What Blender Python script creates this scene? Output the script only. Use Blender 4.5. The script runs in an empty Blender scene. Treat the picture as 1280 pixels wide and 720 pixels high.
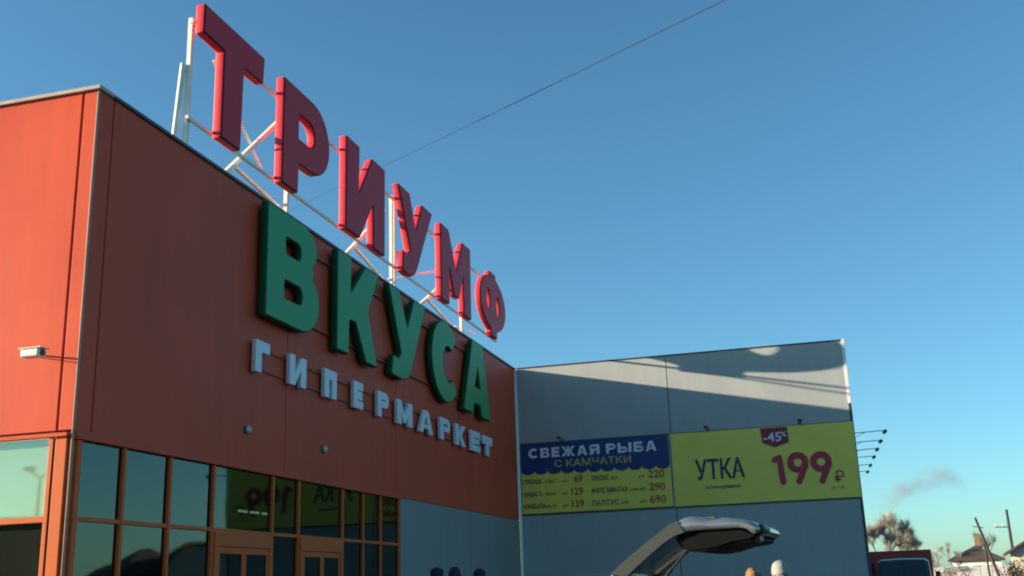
import bpy, bmesh, math, random
from mathutils import Matrix, Vector
random.seed(7)
C = bpy.context.scene.collection
SC = bpy.context.scene
PI = math.pi

# ------------------------------------------------------------------ camera, sky, sun, exposure
CAM_H = 1.4
cam = bpy.data.cameras.new('camera')
cam.sensor_fit = 'HORIZONTAL'
cam.sensor_width = 36.0
cam.lens = 1343.08 / 1280 * 36.0
cam.clip_start = 0.05
cam.clip_end = 6000
co = bpy.data.objects.new('camera', cam)
C.objects.link(co)
_R = Vector((0.26865336, -0.96263274, -0.03411124))
_U = Vector((-0.25134365, -0.10424377, 0.96226795))
_F = Vector((0.92986652, 0.24994288, 0.26995707))
co.matrix_world = Matrix(((_R.x, _U.x, -_F.x, 0), (_R.y, _U.y, -_F.y, 0), (_R.z, _U.z, -_F.z, CAM_H), (0, 0, 0, 1)))
SC.camera = co

SUN_TRAVEL = Vector((1.0, -3.06, -0.635)).normalized()      # low winter sun from behind the left of the shop
sun_el = math.asin(-SUN_TRAVEL.z)
sun_az = math.atan2(-SUN_TRAVEL.x, -SUN_TRAVEL.y)          # clockwise from +Y
W = bpy.data.worlds.new('World')
SC.world = W
W.use_nodes = True
nt = W.node_tree
nt.nodes.clear()
wo = nt.nodes.new('ShaderNodeOutputWorld')
wb = nt.nodes.new('ShaderNodeBackground')
sk = nt.nodes.new('ShaderNodeTexSky')
sk.sky_type = 'NISHITA'
sk.sun_disc = False
sk.sun_elevation = sun_el
sk.sun_rotation = sun_az
sk.altitude = 150
sk.air_density = 0.87
sk.dust_density = 0.6
sk.ozone_density = 4.0
wb.inputs['Strength'].default_value = 0.098
tn = nt.nodes.new('ShaderNodeVectorMath')                  # the phone's cool white balance, the same in every direction
tn.operation = 'MULTIPLY'
tn.inputs[1].default_value = (0.90, 1.13, 0.97)
nt.links.new(sk.outputs[0], tn.inputs[0])
nt.links.new(tn.outputs[0], wb.inputs['Color'])
nt.links.new(wb.outputs[0], wo.inputs['Surface'])

sl = bpy.data.lights.new('sun', 'SUN')
sl.energy = 4.8
sl.angle = math.radians(0.5)
sl.color = (1.0, 0.84, 0.62)
so = bpy.data.objects.new('sun', sl)
so.rotation_euler = SUN_TRAVEL.to_track_quat('-Z', 'Y').to_euler()
so.location = (-20, 60, 40)
C.objects.link(so)

SC.view_settings.view_transform = 'Standard'
SC.view_settings.look = 'None'
SC.view_settings.exposure = 1.25
SC.view_settings.gamma = 1.0
SC.cycles.max_bounces = 8
SC.cycles.filter_width = 2.0
SC.cycles.volume_bounces = 1

# ------------------------------------------------------------------ materials
MATS = {}
def mat(name, col, rough=0.5, metal=0.0, noise=0.12, nscale=3.0, bump=0.0, bscale=40.0, coat=0.0, spec=0.5,
        streak=0.0, ribs=0.0, rib_pitch=0.05, emit=None, estr=1.0):
    """Procedural Principled material: base colour broken up by noise, optional streaks of dirt and rib relief."""
    if name in MATS:
        return MATS[name]
    m = bpy.data.materials.new(name)
    m.use_nodes = True
    t = m.node_tree
    N, L = t.nodes, t.links
    b = N['Principled BSDF']
    tc = N.new('ShaderNodeTexCoord')
    geo = N.new('ShaderNodeNewGeometry')
    n1 = N.new('ShaderNodeTexNoise')
    n1.inputs['Scale'].default_value = nscale
    n1.inputs['Detail'].default_value = 5
    L.new(geo.outputs['Position'] if streak or ribs else tc.outputs['Object'], n1.inputs['Vector'])
    mr = N.new('ShaderNodeMapRange')
    mr.inputs['From Min'].default_value = 0.25
    mr.inputs['From Max'].default_value = 0.75
    mr.inputs['To Min'].default_value = 1 - noise
    mr.inputs['To Max'].default_value = 1 + noise
    L.new(n1.outputs['Fac'], mr.inputs['Value'])
    fac = mr.outputs[0]
    if streak:
        mp = N.new('ShaderNodeMapping')
        mp.inputs['Scale'].default_value = (2.2, 2.2, 0.16)
        L.new(geo.outputs['Position'], mp.inputs['Vector'])
        n2 = N.new('ShaderNodeTexNoise')
        n2.inputs['Scale'].default_value = 1.6
        n2.inputs['Detail'].default_value = 6
        L.new(mp.outputs[0], n2.inputs['Vector'])
        m2 = N.new('ShaderNodeMapRange')
        m2.inputs['From Min'].default_value = 0.35
        m2.inputs['From Max'].default_value = 0.75
        m2.inputs['To Min'].default_value = 1.0 + streak * 0.4
        m2.inputs['To Max'].default_value = 1.0 - streak
        L.new(n2.outputs['Fac'], m2.inputs['Value'])
        mm = N.new('ShaderNodeMath'); mm.operation = 'MULTIPLY'
        L.new(fac, mm.inputs[0]); L.new(m2.outputs[0], mm.inputs[1])
        fac = mm.outputs[0]
    vm = N.new('ShaderNodeVectorMath'); vm.operation = 'SCALE'
    vm.inputs[0].default_value = col
    L.new(fac, vm.inputs['Scale'])
    L.new(vm.outputs[0], b.inputs['Base Color'])
    rr = N.new('ShaderNodeMapRange')
    rr.inputs['To Min'].default_value = max(0.02, rough - 0.08)
    rr.inputs['To Max'].default_value = min(1.0, rough + 0.08)
    L.new(n1.outputs['Fac'], rr.inputs['Value'])
    L.new(rr.outputs[0], b.inputs['Roughness'])
    b.inputs['Metallic'].default_value = metal
    b.inputs['Specular IOR Level'].default_value = spec
    b.inputs['Coat Weight'].default_value = coat
    if bump or ribs:
        bp = N.new('ShaderNodeBump')
        if ribs:
            sx = N.new('ShaderNodeSeparateXYZ')
            L.new(geo.outputs['Position'], sx.inputs[0])
            a = N.new('ShaderNodeMath'); a.operation = 'MULTIPLY'; a.inputs[1].default_value = 2 * PI / rib_pitch
            L.new(sx.outputs['Z'], a.inputs[0])
            s = N.new('ShaderNodeMath'); s.operation = 'SINE'
            L.new(a.outputs[0], s.inputs[0])
            n3 = N.new('ShaderNodeTexNoise'); n3.inputs['Scale'].default_value = 0.9; n3.inputs['Detail'].default_value = 2
            L.new(geo.outputs['Position'], n3.inputs['Vector'])
            ma = N.new('ShaderNodeMath'); ma.operation = 'MULTIPLY_ADD'
            ma.inputs[1].default_value = 0.03; 
            L.new(s.outputs[0], ma.inputs[0]); L.new(n3.outputs['Fac'], ma.inputs[2])
            L.new(ma.outputs[0], bp.inputs['Height'])
            bp.inputs['Strength'].default_value = ribs
            bp.inputs['Distance'].default_value = 0.05
        else:
            n3 = N.new('ShaderNodeTexNoise'); n3.inputs['Scale'].default_value = bscale; n3.inputs['Detail'].default_value = 4
            L.new(tc.outputs['Object'], n3.inputs['Vector'])
            L.new(n3.outputs['Fac'], bp.inputs['Height'])
            bp.inputs['Strength'].default_value = bump
            bp.inputs['Distance'].default_value = 0.02
        L.new(bp.outputs[0], b.inputs['Normal'])
    if emit:
        b.inputs['Emission Color'].default_value = (*emit, 1)
        b.inputs['Emission Strength'].default_value = estr
    MATS[name] = m
    return m

def glass_mat(name, tint, refl, gloss_tint, rough=0.03):
    m = bpy.data.materials.new(name)
    m.use_nodes = True
    t = m.node_tree; N, L = t.nodes, t.links
    N.clear()
    out = N.new('ShaderNodeOutputMaterial')
    tr = N.new('ShaderNodeBsdfTransparent'); tr.inputs['Color'].default_value = (*tint, 1)
    gl = N.new('ShaderNodeBsdfGlossy'); gl.inputs['Color'].default_value = (*gloss_tint, 1); gl.inputs['Roughness'].default_value = rough
    lw0 = N.new('ShaderNodeLayerWeight'); lw0.inputs['Blend'].default_value = 0.5
    lw = N.new('ShaderNodeMath'); lw.operation = 'POWER'; lw.inputs[1].default_value = 5.0      # Schlick, same from both sides
    L.new(lw0.outputs['Facing'], lw.inputs[0])
    mr = N.new('ShaderNodeMapRange')
    mr.inputs['From Min'].default_value = 0.0; mr.inputs['From Max'].default_value = 1.0
    mr.inputs['To Min'].default_value = refl; mr.inputs['To Max'].default_value = 1.0
    L.new(lw.outputs[0], mr.inputs['Value'])
    # slight waviness of float glass
    geo = N.new('ShaderNodeNewGeometry')
    nz = N.new('ShaderNodeTexNoise'); nz.inputs['Scale'].default_value = 1.3; nz.inputs['Detail'].default_value = 1
    L.new(geo.outputs['Position'], nz.inputs['Vector'])
    bp = N.new('ShaderNodeBump'); bp.inputs['Strength'].default_value = 0.045; bp.inputs['Distance'].default_value = 0.03
    L.new(nz.outputs['Fac'], bp.inputs['Height'])
    L.new(bp.outputs[0], gl.inputs['Normal'])
    mx = N.new('ShaderNodeMixShader')
    L.new(mr.outputs[0], mx.inputs['Fac']); L.new(tr.outputs[0], mx.inputs[1]); L.new(gl.outputs[0], mx.inputs[2])
    L.new(mx.outputs[0], out.inputs['Surface'])
    MATS[name] = m
    return m

M_RED = mat('red_cladding', (0.60, 0.090, 0.044), rough=0.42, spec=0.07, noise=0.09, nscale=0.5, streak=0.07, ribs=0.10, rib_pitch=0.06)
M_GREY = mat('grey_cladding', (0.40, 0.42, 0.41), rough=0.45, spec=0.12, noise=0.07, nscale=0.5, streak=0.06, ribs=0.10, rib_pitch=0.06)
M_GREYDARK = mat('darkened_grey_cladding', (0.25, 0.262, 0.245), rough=0.5, spec=0.1, noise=0.07, nscale=0.5, streak=0.06, ribs=0.10, rib_pitch=0.06)  # the grey cladding colour made darker, for the lower facade panels
M_ORANGE = mat('orange_frame_paint', (0.60, 0.125, 0.035), rough=0.45, spec=.12, noise=0.06)
M_FLASH = mat('pale_flashing', (0.46, 0.37, 0.32), rough=0.5, spec=.2, noise=0.1, streak=0.15)
M_DARKFLASH = mat('dark_red_flashing', (0.42, 0.085, 0.05), rough=0.35, noise=0.08)
M_WHITETRIM = mat('white_trim', (0.78, 0.77, 0.73), rough=0.4, noise=0.05, streak=0.1)
M_ROOF = mat('roof_membrane', (0.16, 0.15, 0.14), rough=0.9, noise=0.2)
M_CORE = mat('wall_core', (0.12, 0.11, 0.10), rough=0.9)
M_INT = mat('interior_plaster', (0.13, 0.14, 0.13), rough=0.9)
M_LREDS = mat('sign_red_side', (0.74, 0.05, 0.07), rough=0.5, spec=.15, noise=0.04)
M_LREDF = mat('sign_red_face', (0.60, 0.036, 0.050), rough=0.42, spec=.12, noise=0.05)
M_LGREEN = mat('sign_green_face', (0.021, 0.29, 0.088), rough=0.45, spec=.3, noise=0.05)
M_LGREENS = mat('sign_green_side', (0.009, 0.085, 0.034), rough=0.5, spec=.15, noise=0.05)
M_TRIMR = mat('red_trim_cap', (0.16, 0.014, 0.025), rough=.5, spec=.2)
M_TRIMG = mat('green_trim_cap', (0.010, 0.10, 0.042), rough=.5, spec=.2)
M_LWHITE = mat('sign_white', (0.66, 0.68, 0.70), rough=0.4, noise=0.05)
M_FRAME = mat('cream_steel', (0.80, 0.78, 0.66), rough=0.5, noise=0.08, nscale=6)
M_RAILRED = mat('red_steel_rail', (0.22, 0.04, 0.025), rough=0.5)
M_BLACK = mat('black_plastic', (0.02, 0.02, 0.022), rough=0.45)
M_DGREY = mat('dark_grey_metal', (0.06, 0.065, 0.07), rough=0.45, metal=0.3)
M_YELLOW = mat('yellow_print', (0.86, 0.69, 0.11), rough=0.5, noise=0.06, nscale=1.2, bump=0.9, bscale=2.2)
M_BLUE = mat('blue_print', (0.012, 0.035, 0.17), rough=0.5, noise=0.05)
M_NAVY = mat('navy_print', (0.012, 0.02, 0.07), rough=0.5)
M_TXTWHITE = mat('white_print', (0.75, 0.75, 0.78), rough=0.5)
M_TXTYEL = mat('pale_yellow_print', (0.62, 0.58, 0.10), rough=0.5)
M_TXTRED = mat('crimson_print', (0.50, 0.02, 0.05), rough=0.5)
M_TXTORANGE = mat('red_brown_print', (0.46, 0.08, 0.03), rough=0.5)
M_TAG = mat('maroon_print', (0.24, 0.012, 0.05), rough=0.5)
M_BANFR = mat('dark_green_edge', (0.06, 0.09, 0.03), rough=0.6)
M_GLASS = glass_mat('tinted_glass', (0.16, 0.22, 0.21), 0.085, (0.80, 0.95, 0.84))
M_CLEAR = glass_mat('clear_glass', (0.90, 0.94, 0.88), 0.13, (0.8, 1.0, 0.86))
M_BLIND = mat('pale_added_blind', (0.55, 0.66, 0.50), rough=.9, noise=.04)
M_LAMP = mat('fluorescent_tube', (0.9, 0.9, 0.9), rough=0.5, emit=(1.0, 0.97, 0.88), estr=1.6)

# ------------------------------------------------------------------ helpers
XF = {}
def link(o): C.objects.link(o); return o
def tag(o, label=None, cat=None, group=None, kind=None):
    if label: o['label'] = label
    if cat: o['category'] = cat
    if group: o['group'] = group
    if kind: o['kind'] = kind
    return o
def thing(name, label, cat, loc=(0, 0, 0), rz=0.0, group=None):
    o = link(bpy.data.objects.new(name, None))
    o.empty_display_size = 0.3
    o.location = loc
    o.rotation_euler = (0, 0, rz)
    XF[o.name] = Matrix.Translation(loc) @ Matrix.Rotation(rz, 4, 'Z')
    return tag(o, label, cat, group)
def build(name, bm, m, parent=None, local=False, smooth=False, mats=None):
    """Link one bmesh as one object. Geometry is in world coordinates unless local (then in the thing's own frame)."""
    me = bm if isinstance(bm, bpy.types.Mesh) else None
    if me is None:
        me = bpy.data.meshes.new(name)
        bm.normal_update()
        bm.to_mesh(me); bm.free()
    me.name = name
    if mats:
        for x in mats: me.materials.append(x)
    else:
        me.materials.clear(); me.materials.append(m)
    if smooth:
        for p in me.polygons: p.use_smooth = True
    o = bpy.data.objects.new(name, me)
    if parent is not None:
        X = XF[parent.name]
        if not local: me.transform(X.inverted())
        o.parent = parent
        XF[o.name] = X
    else:
        XF[o.name] = Matrix.Identity(4)
    return link(o)
def copy_tree(o, parent=None):
    c = o.copy(); C.objects.link(c)
    if parent is not None: c.parent = parent
    for ch in list(o.children): copy_tree(ch, c)
    return c
def box(bm, lo, hi, bev=0.0):
    lo, hi = Vector(lo), Vector(hi)
    r = bmesh.ops.create_cube(bm, size=1.0)
    vs = r['verts']
    d = hi - lo; c = (hi + lo) / 2
    for v in vs: v.co = Vector((v.co.x * d.x, v.co.y * d.y, v.co.z * d.z)) + c
    if bev:
        es = {e for v in vs for e in v.link_edges}
        bmesh.ops.bevel(bm, geom=list(es), offset=bev, segments=2, affect='EDGES', profile=0.5)
    return bm
def boxbm(lo, hi, bev=0.0): return box(bmesh.new(), lo, hi, bev)
def bar(bm, a, b, r, n=8, r2=None, square=False):
    a, b = Vector(a), Vector(b)
    d = (b - a); q = d.to_track_quat('Z', 'Y')
    n = 4 if square else n
    r2 = r if r2 is None else r2
    A, B = [], []
    for i in range(n):
        t = 2 * PI * (i + (0.5 if square else 0)) / n
        k = Vector((math.cos(t), math.sin(t), 0))
        A.append(bm.verts.new(a + q @ (k * r))); B.append(bm.verts.new(b + q @ (k * r2)))
    for i in range(n):
        j = (i + 1) % n
        bm.faces.new((A[i], A[j], B[j], B[i]))
    bm.faces.new(A[::-1]); bm.faces.new(B)
    return bm
def tube(bm, pts, r, n=6):
    for a, b in zip(pts[:-1], pts[1:]): bar(bm, a, b, r, n)
    return bm
def lathe(bm, prof, seg=16, loc=(0, 0, 0), sx=1.0, sy=1.0):
    loc = Vector(loc); rings = []
    for r, z in prof:
        if r < 1e-5: rings.append([bm.verts.new(loc + Vector((0, 0, z)))])
        else: rings.append([bm.verts.new(loc + Vector((r * sx * math.cos(2 * PI * i / seg), r * sy * math.sin(2 * PI * i / seg), z))) for i in range(seg)])
    for A, B in zip(rings[:-1], rings[1:]):
        for i in range(seg):
            j = (i + 1) % seg
            if len(A) == 1 and len(B) == 1: continue
            if len(A) == 1: bm.faces.new((A[0], B[j], B[i]))
            elif len(B) == 1: bm.faces.new((A[i], A[j], B[0]))
            else: bm.faces.new((A[i], A[j], B[j], B[i]))
    return bm
def prism(bm, poly, axis, lo, hi):
    """Extrude a polygon of (u,v). axis 'y': u=x v=z ; axis 'x': u=y v=z ; axis 'z': u=x v=y."""
    def P(u, v, w):
        return Vector((u, w, v)) if axis == 'y' else (Vector((w, u, v)) if axis == 'x' else Vector((u, v, w)))
    A = [bm.verts.new(P(u, v, lo)) for u, v in poly]
    B = [bm.verts.new(P(u, v, hi)) for u, v in poly]
    n = len(poly)
    fa = bm.faces.new(A); fb = bm.faces.new(B[::-1])
    for i in range(n):
        j = (i + 1) % n
        bm.faces.new((A[j], A[i], B[i], B[j]))
    bmesh.ops.triangulate(bm, faces=[fa, fb])
    bmesh.ops.recalc_face_normals(bm, faces=bm.faces)
    return bm
def mesh_of(ob):
    dg = bpy.context.evaluated_depsgraph_get(); dg.update()
    me = bpy.data.meshes.new_from_object(ob.evaluated_get(dg))
    data = ob.data
    bpy.data.objects.remove(ob)
    return me
def outline_mesh(loops, depth, bevel=0.012):
    """Filled 2-D curve (outer loop + holes) with real depth; local x,y = outline, z = -depth/2..depth/2."""
    cu = bpy.data.curves.new('outline', 'CURVE'); cu.dimensions = '2D'; cu.fill_mode = 'BOTH'
    for lp in loops:
        s = cu.splines.new('POLY'); s.points.add(len(lp) - 1)
        for p, (x, y) in zip(s.points, lp): p.co = (x, y, 0, 1)
        s.use_cyclic_u = True
    cu.extrude = depth / 2 - bevel
    cu.bevel_depth = bevel; cu.bevel_resolution = 1; cu.offset = -bevel
    ob = link(bpy.data.objects.new('outline', cu))
    me = mesh_of(ob)
    return me
def text_mesh(body, size, bold=0.0, extrude=0.0015, sx=1.0, align='LEFT', spacing=1.0):
    cu = bpy.data.curves.new('text', 'FONT'); cu.body = body; cu.size = size
    cu.offset = bold * size; cu.extrude = extrude; cu.resolution_u = 3; cu.align_x = align; cu.space_character = spacing
    ob = link(bpy.data.objects.new('text', cu))
    me = mesh_of(ob)
    me.transform(Matrix.Scale(sx, 4, (1, 0, 0)))
    return me
def arc(cx, cy, rx, ry, a0, a1, n=14):
    return [(cx + rx * math.cos(math.radians(a0 + (a1 - a0) * i / n)), cy + ry * math.sin(math.radians(a0 + (a1 - a0) * i / n))) for i in range(n + 1)]
def ring_fillet(loop, r=0.03):
    """Cut every corner of a closed loop by r, so that moulded letters have no knife corners."""
    out = []; n = len(loop)
    for i in range(n):
        p, a, b = Vector(loop[i]), Vector(loop[i - 1]), Vector(loop[(i + 1) % n])
        da, db = a - p, b - p
        if da.length < 3 * r or db.length < 3 * r or abs(da.angle(db) - PI) < 0.35: out.append(tuple(p)); continue
        out.append(tuple(p + da.normalized() * r)); out.append(tuple(p + (da.normalized() + db.normalized()) * r * 0.22)); out.append(tuple(p + db.normalized() * r))
    return out

# ------------------------------------------------------------------ ground
g = bmesh.new()
bmesh.ops.create_grid(g, x_segments=24, y_segments=24, size=2500)
gm = mat('asphalt', (0.052, 0.052, 0.053), rough=0.88, noise=0.35, nscale=0.7, bump=0.5, bscale=60)
tag(build('ground', g, gm), kind='structure')
pm = mat('concrete_pavement', (0.30, 0.29, 0.27), rough=0.85, noise=0.2, nscale=2, bump=0.3)
tag(build('pavement', boxbm((12.0, 7.6, 0.004), (37.1, 9.94, 0.13), 0.015), pm), kind='structure')
tag(build('kerb', boxbm((11.85, 7.45, 0.004), (37.1, 7.597, 0.15), 0.02), mat('kerb_stone', (0.36, 0.35, 0.33), rough=0.8, noise=0.15)), kind='structure')

# ------------------------------------------------------------------ the red shop
X0, YF, XL, ZT = 13.0, 10.0, 37.2, 9.12
shop = thing('supermarket_building', 'red and grey clad shop building with rooftop lettering, corner nearest the camera', 'building', (X0, YF, 0))
ZB = 3.72
def facade_panel(x0, x1, z0, z1, m, th=0.06):
    return build('wall_panel', boxbm((x0, YF, z0), (x1, YF + th, z1), 0.006), m, shop)
for a, b_ in ((13.405, 19.41), (19.43, 25.39), (25.41, 31.39), (31.41, 37.12)):
    facade_panel(a, b_, ZB, ZT - 0.05, M_RED)
facade_panel(13.03, 13.375, ZB, ZT - 0.05, M_RED, 0.05)
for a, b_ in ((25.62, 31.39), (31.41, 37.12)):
    facade_panel(a, b_, 0.12, ZB - 0.012, M_GREYDARK, 0.05)
def left_panel(y0, y1, z0, z1, m, th=0.06):
    return build('wall_panel', boxbm((X0, y0, z0), (X0 + th, y1, z1), 0.006), m, shop)
left_panel(10.03, 10.255, 3.80, ZT - 0.05, M_RED, 0.05)
for a, b_ in ((10.30, 16.29), (16.31, 22.29), (22.31, 28.29), (28.31, 34.0)):
    left_panel(a, b_, 3.80, ZT - 0.05, M_RED)
# what the panels hang on: core slabs behind them, roof, far walls
core = bmesh.new()
box(core, (13.07, 10.07, ZB + 0.03), (37.10, 10.30, ZT - 0.08))
box(core, (13.07, 10.31, 3.83), (13.30, 33.9, ZT - 0.08))
box(core, (25.7, 10.07, 0.02), (37.10, 10.30, ZB - 0.02))
build('wall_core', core, M_CORE, shop)
rf = bmesh.new()
box(rf, (13.31, 10.31, 8.6), (37.1, 33.9, 8.75))
build('roof', rf, M_ROOF, shop)
bw = bmesh.new()
box(bw, (13.07, 33.92, 0.0), (37.1, 34.1, ZT - 0.1)); 
build('rear_wall', bw, M_GREY, shop)
# caps and trims
build('parapet_cap', boxbm((13.322, 9.955, ZT - 0.046), (37.13, 10.32, ZT + 0.012), 0.006), M_DGREY, shop)  # same cap on the shaded side, its shade put in as dark grey
build('parapet_cap', boxbm((12.945, 9.95, ZT - 0.046), (13.32, 34.05, ZT + 0.016), 0.006), M_FLASH, shop)
ct = bmesh.new(); bar(ct, (13.012, 10.012, 0.12), (13.012, 10.012, ZT - 0.048), 0.024, 10)
build('corner_trim', ct, mat('corner_bead', (.40, .26, .20), rough=.8, spec=.05), shop, smooth=True)
fl = bmesh.new(); box(fl, (13.04, 9.925, 3.665), (25.6, 10.02, 3.715), 0.006); box(fl, (13.04, 9.975, 3.716), (25.6, 9.998, 3.80), 0.004)
build('drip_flashing', fl, M_RED, shop)
fl = bmesh.new(); box(fl, (12.925, 10.05, 3.70), (13.02, 33.9, 3.755), 0.006)
build('drip_flashing', fl, M_RED, shop)
build('inner_corner_trim', boxbm((37.13, 9.965, 0.12), (37.196, 9.998, ZT - 0.05), 0.004), M_GREY, shop)
# glazing of the long facade
ZTR = 2.565
mull = [13.13, 14.21, 15.45, 16.78, 18.94, 20.04, 22.16, 23.30, 24.34, 25.55]
MW = 0.034
for i, x in enumerate(mull):
    w = 0.05 if i in (0, 9) else MW
    build('mullion', boxbm((x - w, 9.965, 0.13), (x + w, 10.08, 3.66), 0.006), M_ORANGE, shop)
for i in range(len(mull) - 1):
    a, b_ = mull[i], mull[i + 1]
    wa = 0.05 if i == 0 else MW; wb_ = 0.05 if i == 8 else MW
    build('transom', boxbm((a + wa + .001, 9.975, ZTR - 0.032), (b_ - wb_ - .001, 10.07, ZTR + 0.032), 0.005), M_ORANGE, shop)
    build('pane', boxbm((a + wa - .01, 10.02, ZTR + 0.03), (b_ - wb_ + .01, 10.028, 3.67)), M_GLASS, shop)
    if i in (3, 5):      # double doors
        fr = bmesh.new()
        box(fr, (a + wa + .002, 9.93, 2.285), (b_ - wb_ - .002, 10.06, ZTR - 0.034), 0.01)
        box(fr, (a + wa + .002, 9.93, 0.13), (a + wa + .13, 10.06, 2.283), 0.01)
        box(fr, (b_ - wb_ - .13, 9.93, 0.13), (b_ - wb_ - .002, 10.06, 2.283), 0.01)
        build('door_frame', fr, M_ORANGE, shop)
        x0, x1 = a + wa + .135, b_ - wb_ - .135
        mid = (x0 + x1) / 2
        for (p, q) in ((x0, mid - .004), (mid + .004, x1)):
            d = bmesh.new()
            for lo, hi in (((p, 9.95, .14), (p + .075, 10.0, 2.28)), ((q - .075, 9.95, .14), (q, 10.0, 2.28)),
                           ((p + .076, 9.95, 2.17), (q - .076, 10.0, 2.28)), ((p + .076, 9.95, .14), (q - .076, 10.0, .42))):
                box(d, lo, hi, 0.006)
            leaf = build('door', d, M_ORANGE, shop)
            build('door_glass', boxbm((p + .07, 9.972, .41), (q - .07, 9.98, 2.18)), M_GLASS, leaf)
            hx = q - .16 if q < mid + .01 else p + .16
            h = bmesh.new(); bar(h, (hx, 9.90, .95), (hx, 9.90, 1.45), 0.015); bar(h, (hx, 9.90, 1.0), (hx, 9.95, 1.0), .01); bar(h, (hx, 9.90, 1.4), (hx, 9.95, 1.4), .01)
            build('handle', h, M_DGREY, leaf)
    else:
        build('pane', boxbm((a + wa - .01, 10.02, 0.14), (b_ - wb_ + .01, 10.028, ZTR - 0.03)), M_GLASS, shop)
# glazing of the short face
ML = [10.33, 12.6, 14.9, 17.2, 19.5, 21.8]
build('corner_post', boxbm((12.975, 10.075, 0.12), (13.09, 10.27, 3.695), 0.012), M_ORANGE, shop)
for y in ML:
    build('mullion', boxbm((12.965, y - .035, .13), (13.08, y + .035, 3.695), .006), M_ORANGE, shop)
for a, b_ in zip(ML[:-1], ML[1:]):
    build('transom', boxbm((12.965, a + .036, 2.52), (13.07, b_ - .036, 2.60), .006), M_ORANGE, shop)
    build('pane', boxbm((13.02, a + .02, 2.59), (13.028, b_ - .02, 3.71)), M_CLEAR, shop)
    build('added_blind', boxbm((13.10, a - .1, 2.54), (13.104, b_ + .0, 3.80)), M_BLIND, shop)  # pale blind added to brighten the upper panes
    build('pane', boxbm((13.02, a + .02, .14), (13.028, b_ - .02, 2.53)), M_CLEAR, shop)
    build('added_dark_sheet', boxbm((13.10, a - .1, .14), (13.104, b_ + .0, 2.535)), mat('dark_brown_sheet', (.028, .026, .018), rough=.8, spec=.1), shop)  # dark sheet added to stand for the dimness behind the lower panes
build('wall_panel', boxbm((X0, 21.85, .12), (X0 + .06, 34.0, 3.69), .006), M_GREY, shop)
# interior seen dimly through the glass
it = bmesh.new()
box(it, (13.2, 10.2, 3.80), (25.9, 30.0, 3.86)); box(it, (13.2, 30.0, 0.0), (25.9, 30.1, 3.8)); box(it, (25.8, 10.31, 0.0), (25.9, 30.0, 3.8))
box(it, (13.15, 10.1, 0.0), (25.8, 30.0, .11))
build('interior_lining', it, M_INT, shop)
for k, x in enumerate((22.0, 22.55, 23.1)):
    build('ceiling_light', boxbm((x, 12.4, 3.28), (x + .34, 12.46, 3.33), .006), M_LAMP, shop)
rk = bmesh.new()
for x in (15.5, 18.5, 21.5, 24.0):
    box(rk, (x, 14.0, .12), (x + .9, 22.0, 1.9), .02)
build('shelf_rack', rk, M_CORE, shop)

# ------------------------------------------------------------------ grey wing
wing = thing('grey_wing_building', 'grey panelled building wing with the two yellow price banners, right of the red shop', 'building', (XL, 9.9, 0))
def wing_panel(y0, y1, z0=0.1, z1=9.11, th=0.06):
    return build('wall_panel', boxbm((XL, y0, z0), (XL + th, y1, z1), 0.006), M_GREY, wing)
for a, b_ in ((-1.44, 4.495), (4.52, 9.962)): wing_panel(a, b_)
for k in range(5):
    a = 37.28 + k * 6.0
    build('wall_panel', boxbm((a + .01, -1.5, .1), (a + 5.99, -1.44, 9.11), .006), M_GREY, wing)
cb = bmesh.new(); box(cb, (XL + .065, -1.43, 0), (67.2, 9.95, 9.05)); build('wall_core', cb, M_CORE, wing)
build('parapet_cap', boxbm((XL - .03, -1.44, 9.115), (XL + .3, 9.952, 9.155), .005), M_DGREY, wing)
build('parapet_cap', boxbm((XL + .302, -1.54, 9.115), (67.3, -1.2, 9.155), .005), M_FLASH, wing)
build('corner_trim', boxbm((XL - .018, -1.535, 6.98), (XL + .14, -1.436, 9.17), .006), M_WHITETRIM, wing)
build('corner_trim', boxbm((XL - .012, -1.53, .1), (XL + .12, -1.438, 6.975), .006), M_DGREY, wing)  # white trim below the shadow line, its shade put in as dark grey

# ------------------------------------------------------------------ rooftop lettering
YB = 10.05
K_ = YB / 10.0
def fs(pts, k): return [(x * k, CAM_H + (z - CAM_H) * k) for x, z in pts]
def put_letter(parent, loops, yface, depth, k, m_face, m_side, label, bevel=0.012, fillet=0.03, m_trim=None):
    lp = [ring_fillet(fs(l, k), fillet) for l in loops]
    me = outline_mesh(lp, depth, bevel)
    me.transform(Matrix(((1, 0, 0, 0), (0, 0, -1, yface + depth / 2), (0, 1, 0, 0), (0, 0, 0, 1))))
    o = build('letter', me, m_face, parent)
    if m_side is not m_face:
        o.data.materials.append(m_side)
        for p in o.data.polygons:
            if p.normal.y > -0.1: p.material_index = 1
        if m_trim is not None:                       # darker moulded trim cap round the face
            o.data.materials.append(m_trim)
            for p in o.data.polygons:
                if -0.97 < p.normal.y <= -0.1: p.material_index = 2
    tag(o, label)
    return o
roof_sign = thing('rooftop_sign', 'red letters spelling ТРИУМФ on a cream steel frame above the red wall', 'sign', (24, 10.3, 8.75))
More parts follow.
